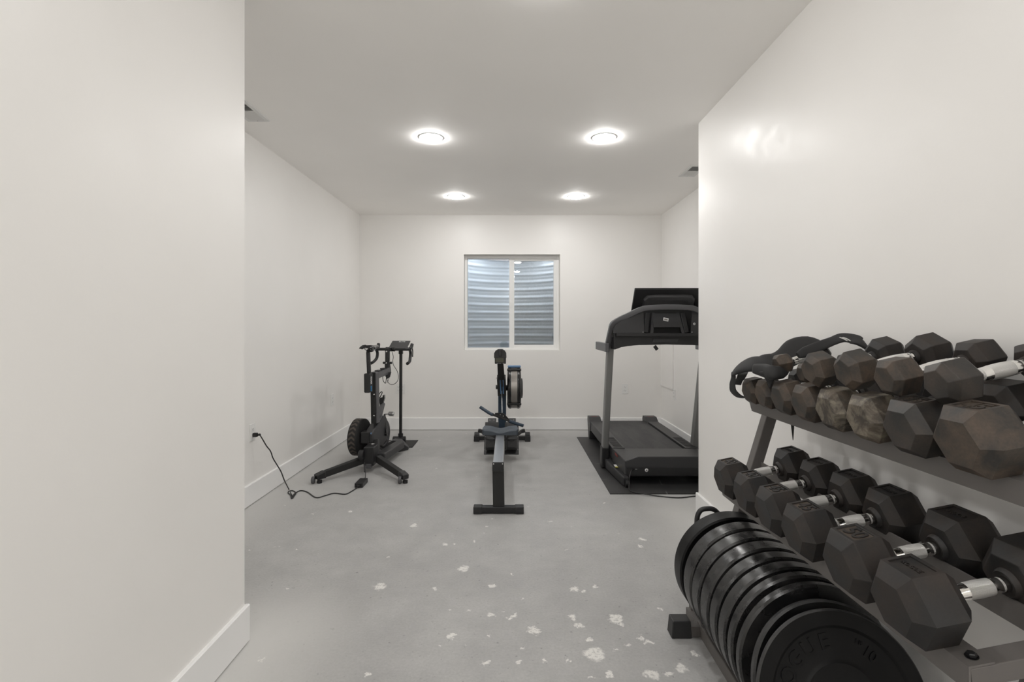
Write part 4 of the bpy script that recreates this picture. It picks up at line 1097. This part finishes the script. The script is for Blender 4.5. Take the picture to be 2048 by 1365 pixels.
for s_ in (-1, 1):
    e = bc+R_*s_*hw
    b.tube([bc, bc+R_*s_*0.10, e-R_*s_*0.012+F_*0.01, e+F_*0.05+U_*-.004, e+F_*.085+U_*-.035, e+F_*.075+U_*-.09, e+F_*.03+U_*-.125+R_*s_*.01, e-F_*.035+U_*-.140+R_*s_*.012], 0.0150, M['black'], 12, smooth_n=4)
hb = under(bk, b, 'handlebar')
for s_ in (-1, 1):
    e = bc+R_*s_*hw
    b = MB(); b.tube([e+F_*.05+U_*.0, e+F_*.10+U_*.012, e+F_*.125+U_*.050+R_*s_*.004], .016, M['black'], 12, smooth_n=4, rs=[.017, .018, .016])
    b.tube([e+F_*.115+U_*.015+R_*s_*.006, e+F_*.118+U_*-.03+R_*s_*.012, e+F_*.095+U_*-.08+R_*s_*.018], .006, M['blackg'], 8, smooth_n=4); under(hb, b, 'brake_hood')
b = MB(); b.cyl(bc-R_*.05, bc+R_*.05, 0.022, M['blackg'], 18, bev=.004); b.bar(bc-R_*.005-F_*.05, bc-R_*.005+F_*.02, .045, .04, M['black'], bev=.006); under(bk, b, 'bar_clamp')
b = MB(); b.bar(at(773, 752, 4.94), at(776, 743, 4.94), 0.06, 0.04, M['dgrey'], up=-F_, bev=0.004); b.prism([at(769, 748, 4.9), at(781, 745, 4.9), at(779, 755, 4.9), at(773, 759, 4.9)], (0, .03, 0), M['dgrey']); under(bk, b, 'control_box')
b = MB()
b.tube([at(772.5, 757, 4.9), at(771, 767, 4.89), at(766.5, 762, 4.88), at(765.5, 752, 4.9), at(767, 742, 4.92)], 0.0032, M['black'], 8, smooth_n=5)
b.tube([at(774, 759, 4.9), at(778, 767.5, 4.88), at(786, 769.5, 4.86), at(794, 764, 4.86), at(797, 754, 4.88), at(794, 742, 4.9), at(787, 731, 4.94), at(785.5, 722, 4.97), at(786.5, 714, 5.0), at(784, 704, 5.0)], 0.0028, M['black'], 8, smooth_n=5)
b.tube([at(778.5, 704, 4.99), at(777.6, 716, 4.95), at(780, 730, 4.9), at(781.5, 745, 4.9), at(777, 760, 4.88), at(774, 767, 4.88)], 0.0022, M['black'], 6, smooth_n=5)
under(bk, b, 'control_cables')
# bottle cage strut
b = MB(); b.bar(at(757.5, 840, 4.72), at(766, 806, 4.86), 0.03, 0.045, M['mgrey'], up=-F_, bev=0.004); under(bk, b, 'front_strut')
b = MB()
b.tube([at(757, 805, 4.80), at(758, 790, 4.82), at(763, 784, 4.84), at(764, 787, 4.84), at(759, 797, 4.84)], 0.0045, M['blackg'], 8, smooth_n=4)
b.prism([at(759, 797, 4.82), at(765, 795, 4.82), at(765.5, 791, 4.82), at(768, 791, 4.82), at(768.5, 798, 4.82), at(766, 806, 4.82), at(760, 812, 4.82), at(758.5, 804, 4.82)], (0, .04, 0), M['blackg']); under(bk, b, 'bottle_cage')
# flywheel with chevrons
fc_ = at(719.5, 874.5, 4.62); aw = R_*0.052
b = MB()
b.lathe([(-.052, 0), (-.052, .10), (-.046, .148), (-.044, .160), (-.038, .168), (.038, .168), (.044, .160), (.046, .148), (.052, .10), (.052, 0)], fc_, R_, M['blackm'], 72)
fo = under(bk, b, 'flywheel')
es = fo.modifiers.new('split', 'EDGE_SPLIT'); es.split_angle = math.radians(28)
b = MB(); mi = b.mi(M['brown'])
bk_dir = -F_
for k in range(24):
    a0 = 2*PI*k/24
    def pt(u, a, rr=.1692): return fc_+R_*u+(bk_dir*math.cos(a)+U_*math.sin(a))*rr
    da = 2*PI/24*0.46; sl = 0.13
    for s_ in (-1, 1):
        q_ = [pt(0, a0+sl), pt(0, a0+sl+da), pt(s_*.030, a0+da), pt(s_*.030, a0)]
        vs = [b.bm.verts.new(p) for p in q_]
        mid = [b.bm.verts.new(pt(s_*.015, a0+sl/2)), b.bm.verts.new(pt(s_*.015, a0+sl/2+da))]
        b._f([vs[0], vs[1], mid[1], mid[0]], mi); b._f([mid[0], mid[1], vs[2], vs[3]], mi)
under(fo, b, 'chevron_band', fix=False)
# drive housing
def gp(px, py, Y): return at(px, py, Y)
b = MB()
hs_pts = [(-.12, .245), (-.155, .215), (-.155, .125), (-.10, .095), (.05, .045), (.15, .075), (.21, .16), (.21, .235), (.13, .325), (.06, .335), (-.04, .28)]
go = V((-1.258, 4.66, 0.130))
b.prism([go+F_*v+U_*(z-.045)-R_*.045 for v, z in hs_pts], R_*0.075, M['dgrey']); under(bk, b, 'drive_housing', bevel=0.010)
b = MB(); b.box(tuple(V((-1.365, 4.50, 0.205))), tuple(V((-1.285, 4.60, 0.310))), M['black'], bev=0.008); under(bk, b, 'axle_cover')
b = MB(); b.prism([at(740.5, 866.5, 4.50), at(745.5, 864.3, 4.52), at(746.5, 865.5, 4.52), at(742, 869.5, 4.50)], (0.001, 0.004, 0), M['bluep']); under(bk, b, 'blue_accent')
cr = at(767.5, 868.5, 4.78)
b = MB(); b.lathe([(-.006, 0.095), (-.006, .128), (.000, .134), (.008, .134), (.010, .128), (.010, .100), (.004, .095)], cr, R_, M['dgrey'], 48, closed=True)
b.lathe([(.000, .0), (.002, .095)], cr, R_, M['slot'], 40)
for k in range(5):
    a = 2*PI*k/5+.3; b.bar(cr+R_*.006, cr+R_*.006+(F_*math.cos(a)+U_*math.sin(a))*.1, .016, .006, M['blackg'], up=R_)
under(bk, b, 'chain_ring')
b = MB(); ca_ = cr+R_*.03; ce = at(769, 829, 4.80)
b.bar(ca_-U_*.015, ce, .030, .018, M['blackg'], up=R_, bev=.005, w2=.022, h2=.014); b.cyl(cr-R_*.05, cr+R_*.035, .016, M['black'], 16); crk = under(bk, b, 'crank_arm')
b = MB(); pd = at(782.5, 828, 4.78); b.cyl(ce, pd, .006, M['silver'], 12)
b.lathe([(-.03, 0), (-.03, .010), (-.018, .013), (.018, .013), (.028, .009), (.028, 0)], pd, R_, M['silver'], 16)
for a_ in (0, 90, 180, 270):
    a = math.radians(a_+20); o_ = (F_*math.cos(a)+U_*math.sin(a))*.020; b.bar(pd+o_-R_*.022, pd+o_+R_*.024, .012, .005, M['silver'], up=o_, bev=.0015)
under(crk, b, 'pedal')

# bike power brick and cords
b = MB(); b.box((-1.231, 3.907, 0.0), (-1.167, 4.050, 0.035), M['black'], bev=0.003); b.box((-1.212, 3.893, 0.010), (-1.186, 3.908, 0.026), M['blackm'], bev=0.003)
o = b.build('power_adapter'); tag(o, 'black rectangular power adapter lying on the floor in front of the bike', 'power adapter')
b = MB(); b.tube([V((-1.20, 4.05, .018)), V((-1.202, 4.10, .03)), at(730.5, 942, 4.22), at(729, 925, 4.27)], .003, M['black'], 8, smooth_n=4)
b.cyl(at(729.5, 945, 4.22), at(729, 930, 4.26), .007, M['black'], 10); o = b.build('charging_cable'); tag(o, 'short thin black cable running up from the power adapter to the bike hub', 'cable')
zf = 0.0042
def fl(px, py): Yw = (HC-zf)*1000/(py-653); return V(((px-1024)*Yw/1000, Yw, zf))
cr_t = thing('extension_cord', (-1.6, 3.65, 0), 'black power cord with its plug in the left wall outlet, looping on the floor', 'cord')
b = MB(); pl = V((XL+0.009, 3.567, 0.488))
b.bar(pl, pl+V((0.030, 0.0, 0.001)), 0.024, 0.030, M['black'], bev=0.004); b.bar(pl+V((0.030, 0, .001)), pl+V((0.052, 0.003, .001)), 0.013, 0.014, M['black'], bev=0.003); under(cr_t, b, 'plug')
b = MB()
b.tube([pl+V((.050, .003, .001)), at(519, 869, 3.575), at(525, 879, 3.58), at(533, 892.5, 3.59), at(541, 903, 3.60), at(546, 917, 3.61), at(554, 930.5, 3.62), at(562, 944, 3.63), at(569, 962, 3.645), fl(577.5, 979), fl(583, 990), fl(586.5, 995.5), fl(583, 997.5), fl(581.5, 991), fl(576.5, 986.5), fl(578, 983), fl(586, 982.3), fl(591.5, 986.5), fl(588, 993), fl(584.5, 995.5)+V((0, 0, .006)), fl(590.5, 988.5)+V((0, 0, .005)), fl(601, 982), fl(615, 985), fl(632, 995.8), fl(650, 992), fl(668, 987.2), fl(690, 989), fl(702, 984), V((-1.205, 3.885, .010)), V((-1.199, 3.900, .018))], zf, M['black'], 8, smooth_n=5)
under(cr_t, b, 'cord')

# ------------------------------------------------------------------ desk stand by the bike
ds = thing('tablet_stand', (-1.20, 5.42, 0), 'black pole stand with tilted desk top and flat square base behind the bike', 'stand')
b = MB()
b.box((-1.357, 5.20, 0.0), (-1.035, 5.52, 0.008), M['blackm']); under(ds, b, 'base_plate', bevel=0.003)
b = MB(); b.cyl((-1.285, 5.40, 0.042), (-1.150, 5.40, 0.042), 0.034, M['black'], 24, bev=0.004); b.cyl((-1.203, 5.40, 0.04), (-1.203, 5.40, 0.105), 0.026, M['black'], 20); under(ds, b, 'pole_socket')
b = MB(); b.bar((-1.203, 5.40, 0.10), (-1.200, 5.40, 0.99), 0.030, 0.030, M['black'], up=V((0, 1, 0)), bev=0.006); b.bar((-1.2, 5.40, .965), (-1.2, 5.40, 1.0), .042, .045, M['black'], up=V((0, 1, 0)), bev=.004); under(ds, b, 'pole')
b = MB(); da, db = V((-1.199, 5.24, 1.030)), V((-1.199, 5.43, 1.104)); b.bar(da, db, 0.196, 0.010, M['dgrey'], bev=0.004)
b.bar(da+V((0, .0, -.012)), da+V((0, .06, .008)), 0.20, 0.016, M['black'], bev=.003)
dn = (db-da).normalized(); nn = V((1, 0, 0)).cross(dn)
b.addmesh(text_mesh('ELITE', 0.030, 0.0004, 0.0004), frame(da.lerp(db, 0.84)+nn*0.0055+V((.012, 0, 0)), (1, 0, 0), dn), M['wtext']); under(ds, b, 'desk_top')
